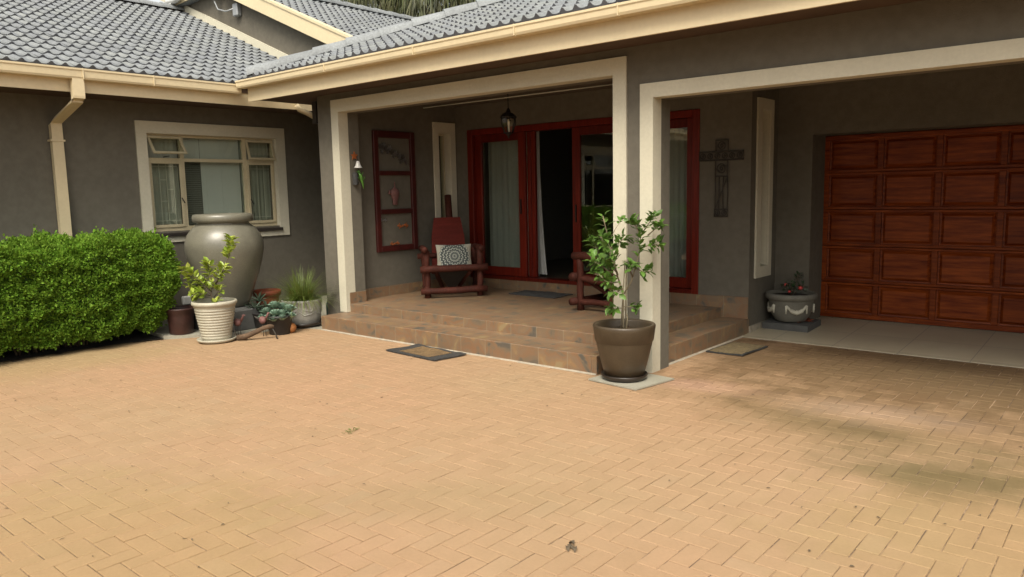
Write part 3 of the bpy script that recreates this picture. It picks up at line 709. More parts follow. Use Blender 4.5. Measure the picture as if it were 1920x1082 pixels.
# ------------- sliding door
def frame4(mb, x0, x1, y0, y1, z0, z1, t, tb=None, tt=None):
    tb = tb or t; tt = tt or t
    mb.box(x0, x0+t, y0, y1, z0, z1, .004); mb.box(x1-t, x1, y0, y1, z0, z1, .004)
    mb.box(x0+t, x1-t, y0+.002, y1-.002, z0, z0+tb, .004); mb.box(x0+t, x1-t, y0+.002, y1-.002, z1-tt, z1, .004)
f = MB(); yd = 7.93
f.box(-7.48, -7.385, yd, 8.11, .395, 2.465, .005); f.box(-4.03, -3.944, yd, 8.11, .395, 2.465, .005); f.box(-7.385, -4.03, yd, 8.11, 2.385, 2.465, .005); f.box(-7.385, -4.03, yd, 8.11, .395, .445, .005)
door = hp('sliding_door', f, 'door_wood_up')
for (x0, x1, y) in ((-7.385, -6.49, 7.99), (-5.71, -4.80, 7.98), (-4.84, -4.03, 8.03)):
    l = MB(); frame4(l, x0, x1, y, y+.045, .447, 2.383, .115, .12, .10); lf = hp('door_leaf', l, 'door_wood_up', None, door)
    p = MB(); p.box(x0+.11, x1-.11, y+.02, y+.025, .56, 2.29); hp('pane', p, 'pane_door', None, door)
l = MB(); frame4(l, -6.49, -6.36, 8.04, 8.085, .447, 2.383, .06, .1, .1); hp('door_leaf', l, 'door_wood_up', None, door)
for q in ((-6.57, -6.555, 7.972, 7.99, 1.30, 1.50), (-5.66, -5.645, 7.962, 7.98, 1.20, 1.42), (-5.68, -5.64, 7.966, 7.98, .72, .80)):
    l = MB(); l.box(*q); hp('door_handle', l, 'black_metal', None, door)
# ------------- garage door
GX0, GX1, GZ0, GZ1, GY = -2.97, 1.95, .075, 2.16, 9.10
rows = 5; cols = 8; cp = .5745; rh = (GZ1-GZ0-.01)/rows
b = MB(); b.box(GX0-.1, GX1+.1, GY+.045, GY+.06, GZ0, GZ1+.05); gdoor = hp('garage_door', b, 'door_wood')
for r_ in range(rows):
    z0 = GZ0+.004+r_*rh; z1 = z0+rh-.006; m = MB(); pn = MB()
    ra = .058 if r_ == 0 else .030; rb = .05 if r_ == rows-1 else .024
    m.box(GX0, GX1+.1, GY, GY+.045, z0, z0+ra, .004); m.box(GX0, GX1+.1, GY, GY+.045, z1-rb, z1, .004)
    xs = [GX0+.03+i*cp for i in range(cols+1)]
    for i, x in enumerate(xs):
        xa = GX0 if i == 0 else x-.028; m.box(xa, x+.030, GY+.001, GY+.044, z0+ra, z1-rb, .003)
        if i < cols:
            a0, a1, c0, c1 = x+.030, x+cp-.028, z0+ra, z1-rb; ins = .042
            V = [(a0, GY+.032, c0), (a1, GY+.032, c0), (a1, GY+.032, c1), (a0, GY+.032, c1),
                 (a0+.015, GY+.036, c0+.015), (a1-.015, GY+.036, c0+.015), (a1-.015, GY+.036, c1-.015), (a0+.015, GY+.036, c1-.015),
                 (a0+ins, GY+.012, c0+ins), (a1-ins, GY+.012, c0+ins), (a1-ins, GY+.012, c1-ins), (a0+ins, GY+.012, c1-ins)]
            F = [(8, 9, 10, 11)]+[(q, (q+1) % 4, (q+1) % 4+4, q+4) for q in range(4)]+[(q+4, (q+1) % 4+4, (q+1) % 4+8, q+8) for q in range(4)]
            pn.add(V, F)
    hp('door_section', m, 'door_wood', None, gdoor); hp('raised_panels', pn, 'door_wood', None, gdoor)
# wall light fitting on the gable
b = MB(); b.box(-11.66, -11.52, 6.93, 7.02, 4.50, 4.70, .015); b.tube([(-11.62, 6.94, 4.62), (-11.8, 6.90, 4.60), (-12.0, 6.88, 4.66), (-12.08, 6.87, 4.80)], .011, 8)
b.ball((-12.10, 6.87, 4.88), .06)
solo('security_light', b, 'lamp_grey', (-11.6, 7.0, 4.6), 'grey security light on a bent arm high on the gable wall', 'wall light')
b = MB(); b.tube([(-6.4, 6.09, 2.555), (-3.72, 6.09, 2.555)], .006, 8); solo('curtain_rail', b, 'net', (-5, 6.09, 2.555), 'thin white rail under the beam of the porch opening', 'rail')
#PART2
# ------------------------------------------------------------------ OBJECTS
def rv(): return Vector((random.gauss(0, 1), random.gauss(0, 1), random.gauss(0, 1))).normalized()
# ---- curtains, blinds (hang inside)
def curtain(x0, x1, y, z0, z1, amp, waves, lean=0, seed=0):
    m = MB(); n = int(waves*10); V = []; rnd = random.Random(seed); ph = [rnd.uniform(-.4, .4) for _ in range(6)]
    rows = 8
    for j in range(rows+1):
        t = j/rows
        for i in range(n+1):
            s_ = i/n; x = x0+(x1-x0)*s_
            if lean: x = x0+(x1-x0)*s_*(1+lean*(1-t)**2)
            a = amp*(.5+.5*(1-t))*(math.sin(2*PI*waves*s_+ph[0]+.5*math.sin(5*s_+t))+.35*math.sin(2*PI*waves*2.3*s_+ph[1]))
            V.append((x, y+a, z0+(z1-z0)*t))
    F = [(j*(n+1)+i, j*(n+1)+i+1, (j+1)*(n+1)+i+1, (j+1)*(n+1)+i) for j in range(rows) for i in range(n)]
    return m.add(V, F, True)
solo('curtain', curtain(-7.36, -6.44, 8.24, .44, 2.4, .028, 9, 0, 1), 'curtain', (-6.9, 8.24, .44), 'pale pleated curtain behind the closed left glass leaf of the red door', 'curtain')
solo('curtain', curtain(-6.50, -6.42, 8.22, .47, 2.4, .014, 3, 1.3, 2), 'curtain_white', (-6.3, 8.22, .45), 'narrow white curtain bunched at the left of the open doorway', 'curtain')
solo('curtain', curtain(-4.62, -4.0, 8.24, .44, 2.4, .028, 7, 0, 3), 'curtain', (-4.3, 8.24, .44), 'pale pleated curtain seen between the pale column and the iron cross', 'curtain')
def slats(y0, y1, z0, z1, x, ang, pitch=.028):
    m = MB(); n = int((z1-z0)/pitch); c, s_ = math.cos(ang)*.016, math.sin(ang)*.016
    for i in range(n+1):
        z = z0+i*pitch
        m.add([(x-c, y0, z-s_), (x+c, y0, z+s_), (x+c, y1, z+s_), (x-c, y1, z-s_)], [(0, 1, 2, 3)])
    for y in (y0+.06, (y0+y1)/2, y1-.06): m.box(x+.0165, x+.0175, y-.002, y+.002, z0, z1)
    return m
xi = XL-.17
for (a, c, d, e_, ang, mt, lb) in ((yb+.30, yc-.02, 1.22, 2.38, -1.25, 'blind', 'pale closed venetian blind in the right half of the centre pane, behind the big urn'),
                          (yb+.01, yb+.295, 1.22, ztr, -.75, 'blind_dark', 'half open dark venetian blind section beside the white blind in the bedroom window'),
                          (yb+.01, yb+.295, ztr+.005, 2.38, -1.2, 'blind', 'short pale blind section at the top left of the centre pane')):
    solo('window_blind', slats(a, c, d, e_, xi, ang), mt, (xi, (a+c)/2, d), lb, 'blind')
def net(y0, y1): 
    V = []; n = 40
    for j in range(2):
        for i in range(n+1): V.append((xi-.02+.005*math.sin(i*1.1)+.006*math.sin(i*.37), y0+(y1-y0)*i/n, (1.22, 2.4)[j]))
    return MB().add(V, [(i, i+1, n+2+i, n+1+i) for i in range(n)], True)
solo('net_curtain', net(4.44, yb+.0), 'net', (xi, 4.6, 1.22), 'dull net curtain behind the left sash of the bedroom window', 'curtain')
solo('net_curtain', net(yc, 6.23), 'net', (xi, 6.0, 1.22), 'dull net curtain behind the right sash of the bedroom window', 'curtain')
b = MB(); b.lathe([(.025, 0), (.03, .02), (.012, .05), (.018, .08), (.008, .10)], (XL-.04, 5.50, 1.30), 12)
solo('figurine', b, 'white_paint', (XL-.04, 5.5, 1.25), 'tiny white figurine on the window ledge above the urn rim', 'figurine')
# inside the living room: dark sideboard with framed pictures
t = thing('sideboard', (-5.5, 13, .425), 'dark low sideboard far inside the open doorway', 'sideboard')
b = MB(); b.box(-7.0, -4.2, 12.9, 13.35, .45, 1.3, .01); part('cabinet', b, 'dark_sill', t)
for i in range(4):
    b = MB(); b.box(-6.98+i*.7, -6.32+i*.7, 12.875, 12.899, .5, 1.25, .006); part('cabinet_door', b, 'dark_sill', t)
for i, (x, lb) in enumerate(((-6.75, 'leftmost of the faint framed pictures inside the dark room'), (-6.05, 'middle one of the faint framed pictures inside the dark room'), (-5.35, 'rightmost of the faint framed pictures inside the dark room'))):
    t = thing('picture', (x, 13.45, 1.5), lb, 'picture', 'pictures in the living room')
    b = MB(); frame4(b, x-.27, x+.27, 13.44, 13.47, 1.45, 2.15, .035); part('picture_frame', b, 'net', t)
    b = MB(); b.box(x-.235, x+.235, 13.46, 13.465, 1.485, 2.115); part('canvas', b, 'room_floor', t)
# ---- hedge
def hedge():
    t = thing('hedge', (-9.0, 1, 0), 'dense clipped green box hedge below the downpipe', 'hedge')
    x0, x1, y0, y1, z0, z1 = -9.46, -8.52, -2.5, 4.20, .06, 1.17
    cx, cy, cz = (x0+x1)/2, (y0+y1)/2, (z0+z1)/2; N = 150000
    P = np.empty((0, 3)); 
    rng = np.random.default_rng(11)
    # sample surface of a rounded box (front, top, end, back strip)
    n = N
    face = rng.choice(4, n, p=[.46, .28, .16, .10]); a = rng.random(n); b_ = rng.random(n)
    # denser where the photograph looks: y from 1.5 to y1
    yy = np.where(rng.random(n) < .86, 1.7+(y1-1.7)*a, y0+(1.7-y0)*a)
    X = np.where(face == 0, x1, np.where(face == 1, x0+(x1-x0)*b_, np.where(face == 2, x0+(x1-x0)*b_, x0)))
    Y = np.where(face == 2, y1, yy)
    Z = np.where(face == 0, z0+(z1-z0)*b_, np.where(face == 1, z1, np.where(face == 2, z0+(z1-z0)*a, z0+(z1-z0)*b_)))
    pts = np.stack([X, Y, Z], 1)
    r = .20
    core = np.stack([np.clip(X, x0+r, x1-r), np.clip(Y, y0+r, y1-r), np.clip(Z, z0+r, z1-r)], 1)
    d = pts-core; L = np.linalg.norm(d, axis=1)+1e-9; nrm = d/L[:, None]; pts = core+nrm*r
    # tuck the base under
    lo = np.clip((.50-pts[:, 2])/.4, 0, 1); pts[:, 1] -= lo*.22*(pts[:, 1] > y1-.5); pts[:, 0] -= lo*.10*(pts[:, 0] > cx)
    disp = np.array([noise.noise((p[0]*3.2, p[1]*3.2, p[2]*3.2))*.085+noise.noise((p[0]*9, p[1]*9, p[2]*9))*.085+noise.noise((p[0]*22, p[1]*22, p[2]*22))*.03 for p in pts])
    depth = -np.abs(rng.normal(0, .055, n))+np.where(rng.random(n) < .10, rng.random(n)*.045, 0)
    up = nrm[:, 2] > .5
    tall = np.array([max(0, noise.noise((p[0]*4+5, p[1]*4, 3.3))) for p in pts])*up*.14*rng.random(n)
    pts = pts+nrm*(disp+depth)[:, None]; pts[:, 2] += tall
    dirs = nrm+rng.normal(0, .75, (n, 3))+np.array([0, 0, .35]); dirs /= np.linalg.norm(dirs, axis=1)[:, None]
    side = np.cross(dirs, rng.normal(0, 1, (n, 3))); side /= np.linalg.norm(side, axis=1)[:, None]
    sz = (.014+.034*rng.random(n)**1.5)[:, None]*.92; wd = sz*.30
    nn = np.cross(dirs, side)
    A = pts; B = pts+dirs*sz*.5+side*wd+nn*sz*.08; C_ = pts+dirs*sz; D = pts+dirs*sz*.5-side*wd+nn*sz*.08
    V = np.stack([A, B, C_, D], 1).reshape(-1, 3)
    o = np.arange(n)[:, None]*4
    F = (o+np.array([[0, 1, 2, 3]])).tolist()
    me = bpy.data.meshes.new('foliage'); me.from_pydata((V-np.array(t.location)).tolist(), [], F); me.materials.append(MATS['leaf_hedge'])
    ob = bpy.data.objects.new('foliage', me); col.objects.link(ob); ob.parent = t
    # inner twiggy mass and stems
    m = MB()
    for i in range(150):
        y = random.uniform(1.2, y1-.5); x = random.uniform(x0+.15, x1-.4); p = Vector((x, y, .02)); pp = [p]
        for k in range(4): p = p+Vector((random.gauss(0, .05), random.gauss(0, .05), random.uniform(.12, .26))); pp.append(p)
        m.tube(pp, [.012, .009, .007, .005, .003], 5)
    part('stems', m, 'bark', t)
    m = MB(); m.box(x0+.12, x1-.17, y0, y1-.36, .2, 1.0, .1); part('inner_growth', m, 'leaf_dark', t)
hedge()
# ---- helper for camera facing spread of a plant (a plain world direction)
RX = Vector((.765, .644, 0)); RY = Vector((-.644, .765, 0))
def P3(c, u, z, v=0): return Vector(c)+RX*u+RY*v+Vector((0, 0, z))
def pot(name, mat_, c, prof, t, seg=48, inner=None, soil='soil', soil_z=None, soil_r=None, soil_mat=None):
    m = MB(); m.lathe(prof, c, seg, True, False)
    m.add([(c[0]+prof[0][0]*math.cos(2*PI*i/seg), c[1]+prof[0][0]*math.sin(2*PI*i/seg), c[2]+prof[0][1]) for i in range(seg)], [tuple(range(seg))])
    p = part(name, m, mat_, t)
    if soil_z is not None:
        m = MB(); rings = 6; V = []; F = []
        for j in range(rings+1):
            for i in range(24):
                a = 2*PI*i/24; r = soil_r*j/rings; x, y = r*math.cos(a), r*math.sin(a)
                V.append((c[0]+x, c[1]+y, c[2]+soil_z+.012*noise.noise((x*30, y*30, c[0]))+(.01 if j < rings else -.0)))
        for j in range(rings):
            for i in range(24): k = (i+1) % 24; F.append((j*24+i, j*24+k, (j+1)*24+k, (j+1)*24+i))
        m.add(V, F, True); part('soil', m, soil_mat or 'soil', t)
    return p
# ---- big urn on plinth
c = (-8.70, 4.87, 0)
b = MB(); b.box(-9.05, -8.24, 4.42, 5.10, .02, .272, .012)
solo('plinth', b, 'plinth', (-8.65, 4.8, .03), 'dark grey square plinth under the giant urn, behind the striped pot', 'plinth')
urn = thing('urn', (c[0], c[1], .272), 'giant glazed grey-brown urn with a thick rolled rim, standing in front of the window', 'urn')
prof = [(.20, .272), (.235, .285), (.27, .36), (.32, .50), (.385, .68), (.435, .86), (.458, .98), (.452, 1.07), (.42, 1.16), (.365, 1.235), (.315, 1.275), (.298, 1.295), (.305, 1.305), (.34, 1.312), (.352, 1.335), (.352, 1.375), (.338, 1.40), (.30, 1.408), (.27, 1.395), (.262, 1.35), (.28, 1.28), (.36, 1.1), (.4, .9)]
m = MB(); m.lathe(prof, (c[0], c[1], 0), 72, True, False); m.lathe([(.0, .28), (.235, .28)], (c[0], c[1], 0), 40, False, False)
part('body', m, 'urn_glaze', urn)
# ---- striped cream pot with lemon seedling
c = (-7.985, 4.30, 0)
t = thing('potted_plant', c, 'cream ribbed pot with a yellow-green lemon seedling, standing in front of the giant urn', 'potted plant')
pr = [(.150, .035)]
nr = 11
for i in range(nr):
    z = .05+i*.031; r = .155+(.222-.155)*(z-.05)/.39
    pr += [(r, z), (r+.006, z+.006), (r+.007, z+.022), (r+.001, z+.028)]
pr += [(.222, .40), (.222, .418), (.238, .425), (.243, .445), (.238, .462), (.226, .468), (.214, .46), (.208, .40), (.2, .36)]
pot('pot', 'cream_pot', c, pr, t, 56, soil_z=.37, soil_r=.203, soil_mat='soil')
m = MB(); m.lathe([(.0, .006), (.175, .006), (.20, .02), (.212, .042), (.203, .046), (.19, .026), (.0, .022)], c, 48, True, False); part('saucer', m, 'cream_pot', t)
def plant(t, c, branches, leafm, L, W, dens, rad, barkm='bark', seed=1, thick=.006, leafpart='leaves', droop=.2, spread=1.0, mul=1.0):
    random.seed(seed); m = MB(); lv = MB()
    for br in branches:
        pts = [P3(c, u, z, v) for (u, z, v) in br['p']]; n = len(pts)
        r0 = br.get('r', thick); m.tube(pts, [r0*(1-.6*i/(n-1)) for i in range(n)], 6)
        N = int(br.get('n', 0)*mul); s0 = br.get('s', .3)
        for i in range(N):
            s_ = s0+(1-s0)*(i+random.random())/N; k = min(n-2, int(s_*(n-1))); f_ = s_*(n-1)-k
            p = pts[k].lerp(pts[k+1], f_); ax = (pts[k+1]-pts[k]).normalized()
            d = rv(); d = (d-ax*d.dot(ax)).normalized()*spread+ax*random.uniform(.2, .9)+Vector((0, 0, .25))
            q = p+d.normalized()*random.uniform(0, br.get('w', rad))
            if (q-p).length > .03: m.tube([p, q], .0018, 4)
            l = L*random.uniform(.65, 1.2); lv.leaf(q, d, (0, 0, 1) if random.random() < .8 else rv(), l, W*l/L, .2, droop*random.uniform(0, 1.5))
    if m.v: part('stem', m, barkm, t)
    part(leafpart, lv, leafm, t)
lem = [dict(p=[(0, .37, 0), (-.02, .46, 0), (-.03, .56, 0), (.0, .66, 0)], r=.009, n=7, s=.7),
       dict(p=[(-.03, .53, 0), (-.10, .60, .03), (-.20, .64, .05), (-.27, .60, .05)], n=26, s=.25, w=.05),
       dict(p=[(-.02, .56, 0), (-.12, .68, -.03), (-.22, .76, -.03), (-.29, .80, -.02)], n=26, s=.25, w=.05),
       dict(p=[(0, .60, 0), (-.03, .70, .03), (-.06, .80, .04), (-.05, .87, .03)], n=20, s=.3, w=.05),
       dict(p=[(0, .62, 0), (.06, .70, -.02), (.12, .78, -.05), (.16, .84, -.05)], n=22, s=.25, w=.05),
       dict(p=[(.02, .62, 0), (.12, .80, .0), (.19, .95, .02), (.21, 1.08, .03), (.22, 1.15, .03)], n=26, s=.45, w=.025),
       dict(p=[(0, .50, 0), (.06, .56, -.04), (.10, .62, -.06)], n=9, s=.4, w=.03),
       dict(p=[(.0, .46, 0), (.03, .42, -.05), (.05, .46, -.08)], n=5, s=.3, w=.02),
       dict(p=[(-.03, .52, 0), (-.1, .55, -.06), (-.2, .55, -.08)], n=15, s=.3, w=.04)]
plant(t, c, lem, 'leaf_lemon', .084, .048, 1, .04, seed=4, droop=.25, mul=2.1)
# ---- maroon pot, meter box
c = (-8.63, 4.22, .035)
t = thing('flower_pot', c, 'empty maroon plastic pot left of the cream ribbed pot', 'pot')
pot('pot', 'maroon_pot', c, [(.125, 0), (.132, .01), (.142, .20), (.150, .25), (.172, .29), (.175, .305), (.165, .31), (.150, .28), (.14, .2)], t, 40, soil_z=.23, soil_r=.142)
t = thing('garden_light', (-9.35, 4.70, .08), 'small white flood lamp on a dark stake behind the maroon pot', 'garden light')
b = MB(); b.box(-9.40, -9.34, 4.62, 4.79, .26, .37, .012); part('lamp_head', b, 'white_paint', t)
b = MB(); b.tube([(-9.37, 4.70, .07), (-9.37, 4.70, .27)], .012, 8); b.box(-9.395, -9.345, 4.64, 4.77, .235, .259); part('stake', b, 'black_metal', t)
# ---- grass pot
c = (-8.02, 5.46, .012)
t = thing('potted_grass', c, 'low pale grey bowl pot of wispy ornamental grass beside the tiled steps', 'potted plant')
pot('pot', 'white_pot', c, [(.195, .03), (.205, .04), (.222, .12), (.235, .22), (.238, .30), (.244, .318), (.238, .33), (.226, .326), (.222, .28), (.215, .2)], t, 56, soil_z=.27, soil_r=.222)
m = MB(); m.lathe([(0, .0), (.22, .0), (.262, .025), (.268, .05), (.255, .052), (.22, .03), (0, .028)], c, 44, True, False); part('saucer', m, 'saucer', t)
m = MB()
for k in range(2):
    pts = []
    for i in range(60):
        a = 2*PI*i/59; rr_ = .232; z = .215-.05*k+.018*math.sin(a*7+k)+.008*math.sin(a*15)
        pts.append((c[0]+rr_*math.cos(a)*(1-.02*k), c[1]+rr_*math.sin(a)*(1-.02*k), c[2]+z))
    m.tube(pts, .007, 5)
part('relief_band', m, 'white_pot', t)
m = MB(); random.seed(12)
for i in range(900):
    a = random.uniform(0, 2*PI); r = .10*math.sqrt(random.random()); base = Vector((c[0]+r*math.cos(a), c[1]+r*math.sin(a), c[2]+.27))
    out = Vector((math.cos(a+random.gauss(0, .5)), math.sin(a+random.gauss(0, .5)), 0)); lean = random.uniform(.05, 1.75); L = random.uniform(.28, .52)
    pts = []; p = base.copy(); el = PI/2-lean*.62
    for k in range(6):
        pts.append(p.copy()); p = p+(out*math.cos(el)+Vector((0, 0, math.sin(el))))*L/5; el -= lean*.22+.03
    sd_ = out.cross(Vector((0, 0, 1))); wv = .0042
    V = []; 
    for k, q in enumerate(pts): w_ = wv*(1-k/5.5); V += [q-sd_*w_, q+sd_*w_]
    m.add(V, [(2*k, 2*k+1, 2*k+3, 2*k+2) for k in range(5)], True)
part('blades', m, 'leaf_grass', t)
# ---- terracotta pots behind
for (c, s_, lb) in (((-8.72, 5.42, .06), 1.0, 'orange terracotta pot between the giant urn and the grass pot'), ((-8.72, 5.93, .02), .9, 'orange terracotta pot almost hidden behind the wispy grass')):
    t = thing('terracotta_pot', c, lb, 'pot', 'terracotta pots behind the grass')
    pot('pot', 'terracotta', c, [(r*s_, z*s_) for r, z in ((.10, 0), (.11, .01), (.15, .27), (.152, .28), (.172, .282), (.178, .345), (.165, .35), (.150, .30), (.14, .2))], t, 40, soil_z=.25*s_, soil_r=.145*s_)
# ---- succulents in black pot
c = (-7.80, 4.99, .0)
t = thing('potted_succulent', c, 'black pot overflowing with blue-green rosette succulents in front of the grass pot', 'potted plant')
pot('pot', 'black_pot', c, [(.115, 0), (.12, .01), (.150, .19), (.165, .20), (.168, .225), (.155, .23), (.145, .19)], t, 40, soil_z=.2, soil_r=.15)
random.seed(21)
for (u, z, v, r) in ((-.14, .27, 0, .075), (-.06, .33, .05, .08), (-.02, .26, -.08, .07), (.05, .25, -.05, .07), (.11, .29, .03, .08), (.02, .31, .08, .075), (-.1, .22, -.1, .06), (.15, .23, -.03, .055), (.07, .22, -.12, .055), (-.19, .22, -.02, .055), (-.02, .21, -.14, .05)):
    m = MB(); q = P3(c, u, z, v); ax = (Vector((0, 0, 1))*1.0+(q-Vector((c[0], c[1], .05)))*1.2).normalized(); e1 = ax.orthogonal().normalized(); e2 = ax.cross(e1)
    for ring in range(5):
        n_ = 6+ring*2 if ring < 4 else 13; tilt = .12+ring*.31
        for i in range(n_):
            a = 2*PI*(i+.5*(ring % 2))/n_+random.gauss(0, .08); d = (e1*math.cos(a)+e2*math.sin(a))*math.sin(tilt)+ax*math.cos(tilt)
            m.leaf(q-ax*.01*ring, d, ax, 1.3*r*(.4+.16*ring), 1.3*r*(.30+.07*ring), .35, -.35)
    part('rosette', m, 'leaf_succ', t)
# ---- aloe like plant
c = (-8.22, 5.02, .045)
t = thing('potted_aloe', c, 'spiky grey-green aloe in a small dark pot between the plinth and the succulents', 'potted plant')
pot('pot', 'black_pot', c, [(.085, 0), (.09, .01), (.108, .15), (.118, .16), (.11, .17), (.1, .14)], t, 32, soil_z=.14, soil_r=.105)
m = MB()
for (hu, hz) in ((0, .16), (-.08, .2), (.06, .22), (-.02, .3)):
    for i in range(17):
        a = random.uniform(0, 2*PI); el = random.uniform(.1, 1.3); d = Vector((math.cos(a)*math.cos(el), math.sin(a)*math.cos(el), math.sin(el)))
        m.leaf(P3(c, hu, hz), d, (0, 0, 1), random.uniform(.10, .18), .018, .4, .12)
part('leaves', m, 'leaf_aloe', t)
# ---- ball, bottle, driftwood, birds, small stones
b = MB(); b.ball((-7.74, 5.10, .062), .062, 24, 16); solo('ball', b, 'orange_ball', (-7.74, 5.1, 0), 'worn orange ball on the paving against the grass pot', 'ball')
c = (-8.12, 5.96, .012)
b = MB(); b.lathe([(.0, .0), (.055, .0), (.06, .02), (.06, .19), (.045, .235), (.02, .26), (.02, .31), (.0, .31)], c, 24, True, False); solo('bottle', b, 'teal_glass', c, 'dark teal bottle against the corner of the porch pillar', 'bottle')
t = thing('driftwood_ornament', (-7.68, 4.62, 0), 'weathered driftwood log raised on two thin legs in front of the black pot', 'garden ornament')
b = MB(); b.tube([(-7.83, 4.46, .03), (-7.76, 4.52, .045), (-7.70, 4.60, .085), (-7.64, 4.68, .13), (-7.60, 4.74, .145), (-7.575, 4.77, .14)], [.03, .034, .03, .027, .028, .018], 10); part('log', b, 'driftwood', t)
b = MB(); b.tube([(-7.595, 4.75, .14), (-7.56, 4.77, .07), (-7.53, 4.78, .0)], [.008, .007, .009], 6); part('leg', b, 'rust_metal', t)
b = MB(); b.tube([(-7.83, 4.46, .05), (-7.85, 4.44, .12), (-7.85, 4.43, .17)], [.007, .006, .005], 6); part('leg', b, 'rust_metal', t)
for (x, y, z, lb) in ((-7.93, 4.53, .0, 'small rusty pink bird ornament on a wire stem beside the cream pot saucer'), (-7.82, 4.78, .0, 'small rusty pink bird ornament tucked under the succulents')):
    t = thing('bird_ornament', (x, y, z), lb, 'garden ornament', 'rusty bird ornaments')
    m = MB(); m.ball((x, y, .19), .045, 14, 10, (1.15, .8, 1)); m.tube([(x+.03, y+.02, .20), (x+.05, y+.04, .25), (x+.055, y+.045, .275)], [.018, .012, .014], 8); m.tube([(x+.055, y+.045, .275), (x+.085, y+.06, .268)], [.008, .001], 6); part('body', m, 'pink_metal', t)
    m = MB(); m.tube([(x-.04, y-.02, .20), (x-.09, y-.05, .235)], [.02, .003], 8); part('tail', m, 'rust_metal', t)
    m = MB(); m.tube([(x, y, .15), (x+.005, y, .0)], .004, 6); part('leg', m, 'rust_metal', t)
    m = MB(); m.tube([(x+.02, y+.02, .15), (x+.028, y+.02, .0)], .004, 6); part('leg', m, 'rust_metal', t)
# ---- brown pot with citrus tree on a loose tile
b = MB(); b.prism([(-3.60, 5.235, .004), (-3.10, 5.17, .004), (-3.02, 5.66, .004), (-3.56, 5.72, .004)], (0, 0, 0), (0, 0, .012)); solo('loose_tile', b, 'beige_tile', (-3.3, 5.45, 0), 'square pale tile lying on the paving under the large brown pot', 'tile')
c = (-3.365, 5.425, .017)
t = thing('potted_tree', c, 'young citrus tree in a large brown clay pot at the foot of the column', 'potted plant')
pot('pot', 'brown_pot', c, [(.155, .03), (.165, .035), (.205, .18), (.236, .32), (.237, .328), (.246, .336), (.258, .43), (.262, .455), (.256, .468), (.236, .468), (.226, .45), (.222, .36)], t, 64, soil_z=.385, soil_r=.224, soil_mat='compost')
m = MB(); m.lathe([(0, .0), (.165, .0), (.188, .015), (.198, .045), (.19, .048), (.175, .022), (0, .02)], c, 48, True, False); part('saucer', m, 'saucer', t)
m = MB(); random.seed(5)
for i in range(26):
    a = random.uniform(0, 2*PI); r = .19*math.sqrt(random.random()); m.leaf((c[0]+r*math.cos(a), c[1]+r*math.sin(a), c[2]+.405), (random.gauss(0, 1), random.gauss(0, 1), .15), (0, 0, 1), .05, .022, .3, .2)
part('fallen_leaves', m, 'driftwood', t)
m = MB(); m.tube([P3(c, -.03, .38), P3(c, .01, 1.0)], .0045, 6); m.tube([P3(c, .012, .42), P3(c, .02, .95)], .006, 6); part('cane', m, 'bark_pale', t)
cit = [dict(p=[(0, .38, 0), (-.01, .55, 0), (-.005, .72, 0), (-.05, .86, .02), (-.08, 1.0, .03), (-.12, 1.15, .03), (-.15, 1.28, .02), (-.17, 1.37, .02)], r=.010, n=12, s=.45, w=.05),
       dict(p=[(.015, .40, 0), (.03, .52, 0), (.0, .6, 0)], r=.008, n=0),
       dict(p=[(-.05, .86, .02), (-.14, .92, -.03), (-.22, .98, -.06), (-.27, 1.01, -.06)], n=24, s=.2, w=.05),
       dict(p=[(-.06, .9, .02), (-.15, 1.0, .03), (-.22, 1.09, .04), (-.25, 1.17, .05)], n=24, s=.25, w=.05),
       dict(p=[(-.04, .82, 0), (-.10, .82, -.07), (-.17, .84, -.1), (-.22, .9, -.1)], n=22, s=.2, w=.05),
       dict(p=[(-.02, .76, 0), (-.07, .74, -.07), (-.12, .75, -.1)], n=14, s=.2, w=.04),
       dict(p=[(-.05, .88, 0), (-.09, .97, -.09), (-.13, 1.05, -.12), (-.13, 1.12, -.12)], n=20, s=.2, w=.05),
       dict(p=[(-.10, 1.08, .03), (-.04, 1.14, .05), (.02, 1.18, .08)], n=15, s=.3, w=.05),
       dict(p=[(-.08, 1.02, .03), (-.15, 1.12, .0), (-.19, 1.20, -.02)], n=16, s=.3, w=.04),
       dict(p=[(-.12, 1.16, .03), (-.06, 1.27, .03), (-.01, 1.33, .03)], n=2, s=.7, w=.01, r=.003),
       dict(p=[(0, .72, 0), (.06, .82, .0), (.10, .95, .0), (.13, 1.08, .0), (.14, 1.2, .0), (.16, 1.27, 0)], r=.007, n=16, s=.5, w=.03),
       dict(p=[(.10, .93, 0), (.16, .90, -.03), (.22, .91, -.05)], n=15, s=.3, w=.03),
       dict(p=[(.07, .86, 0), (.04, .93, -.05), (.06, .97, -.06)], n=12, s=.3, w=.03),
       dict(p=[(.135, 1.10, 0), (.22, 1.12, .02), (.31, 1.12, .03)], n=13, s=.3, w=.03),
       dict(p=[(.14, 1.18, 0), (.10, 1.28, .0), (.06, 1.33, .0)], n=14, s=.4, w=.035),
       dict(p=[(.15, 1.22, 0), (.21, 1.30, .02), (.25, 1.37, .02)], n=15, s=.4, w=.03),
       dict(p=[(.2, 1.2, .02), (.27, 1.26, .02), (.30, 1.28, .02)], n=12, s=.3, w=.03),
       dict(p=[(-.01, .60, 0), (-.07, .60, -.02), (-.13, .605, -.03)], n=9, s=.35, w=.015, r=.004),
       dict(p=[(.0, .61, 0), (.06, .61, -.02), (.12, .60, -.03)], n=7, s=.35, w=.015, r=.004)]
plant(t, c, cit, 'leaf_citrus', .068, .038, 1, .04, mul=2.1, barkm='bark_pale', seed=9, droop=.35)
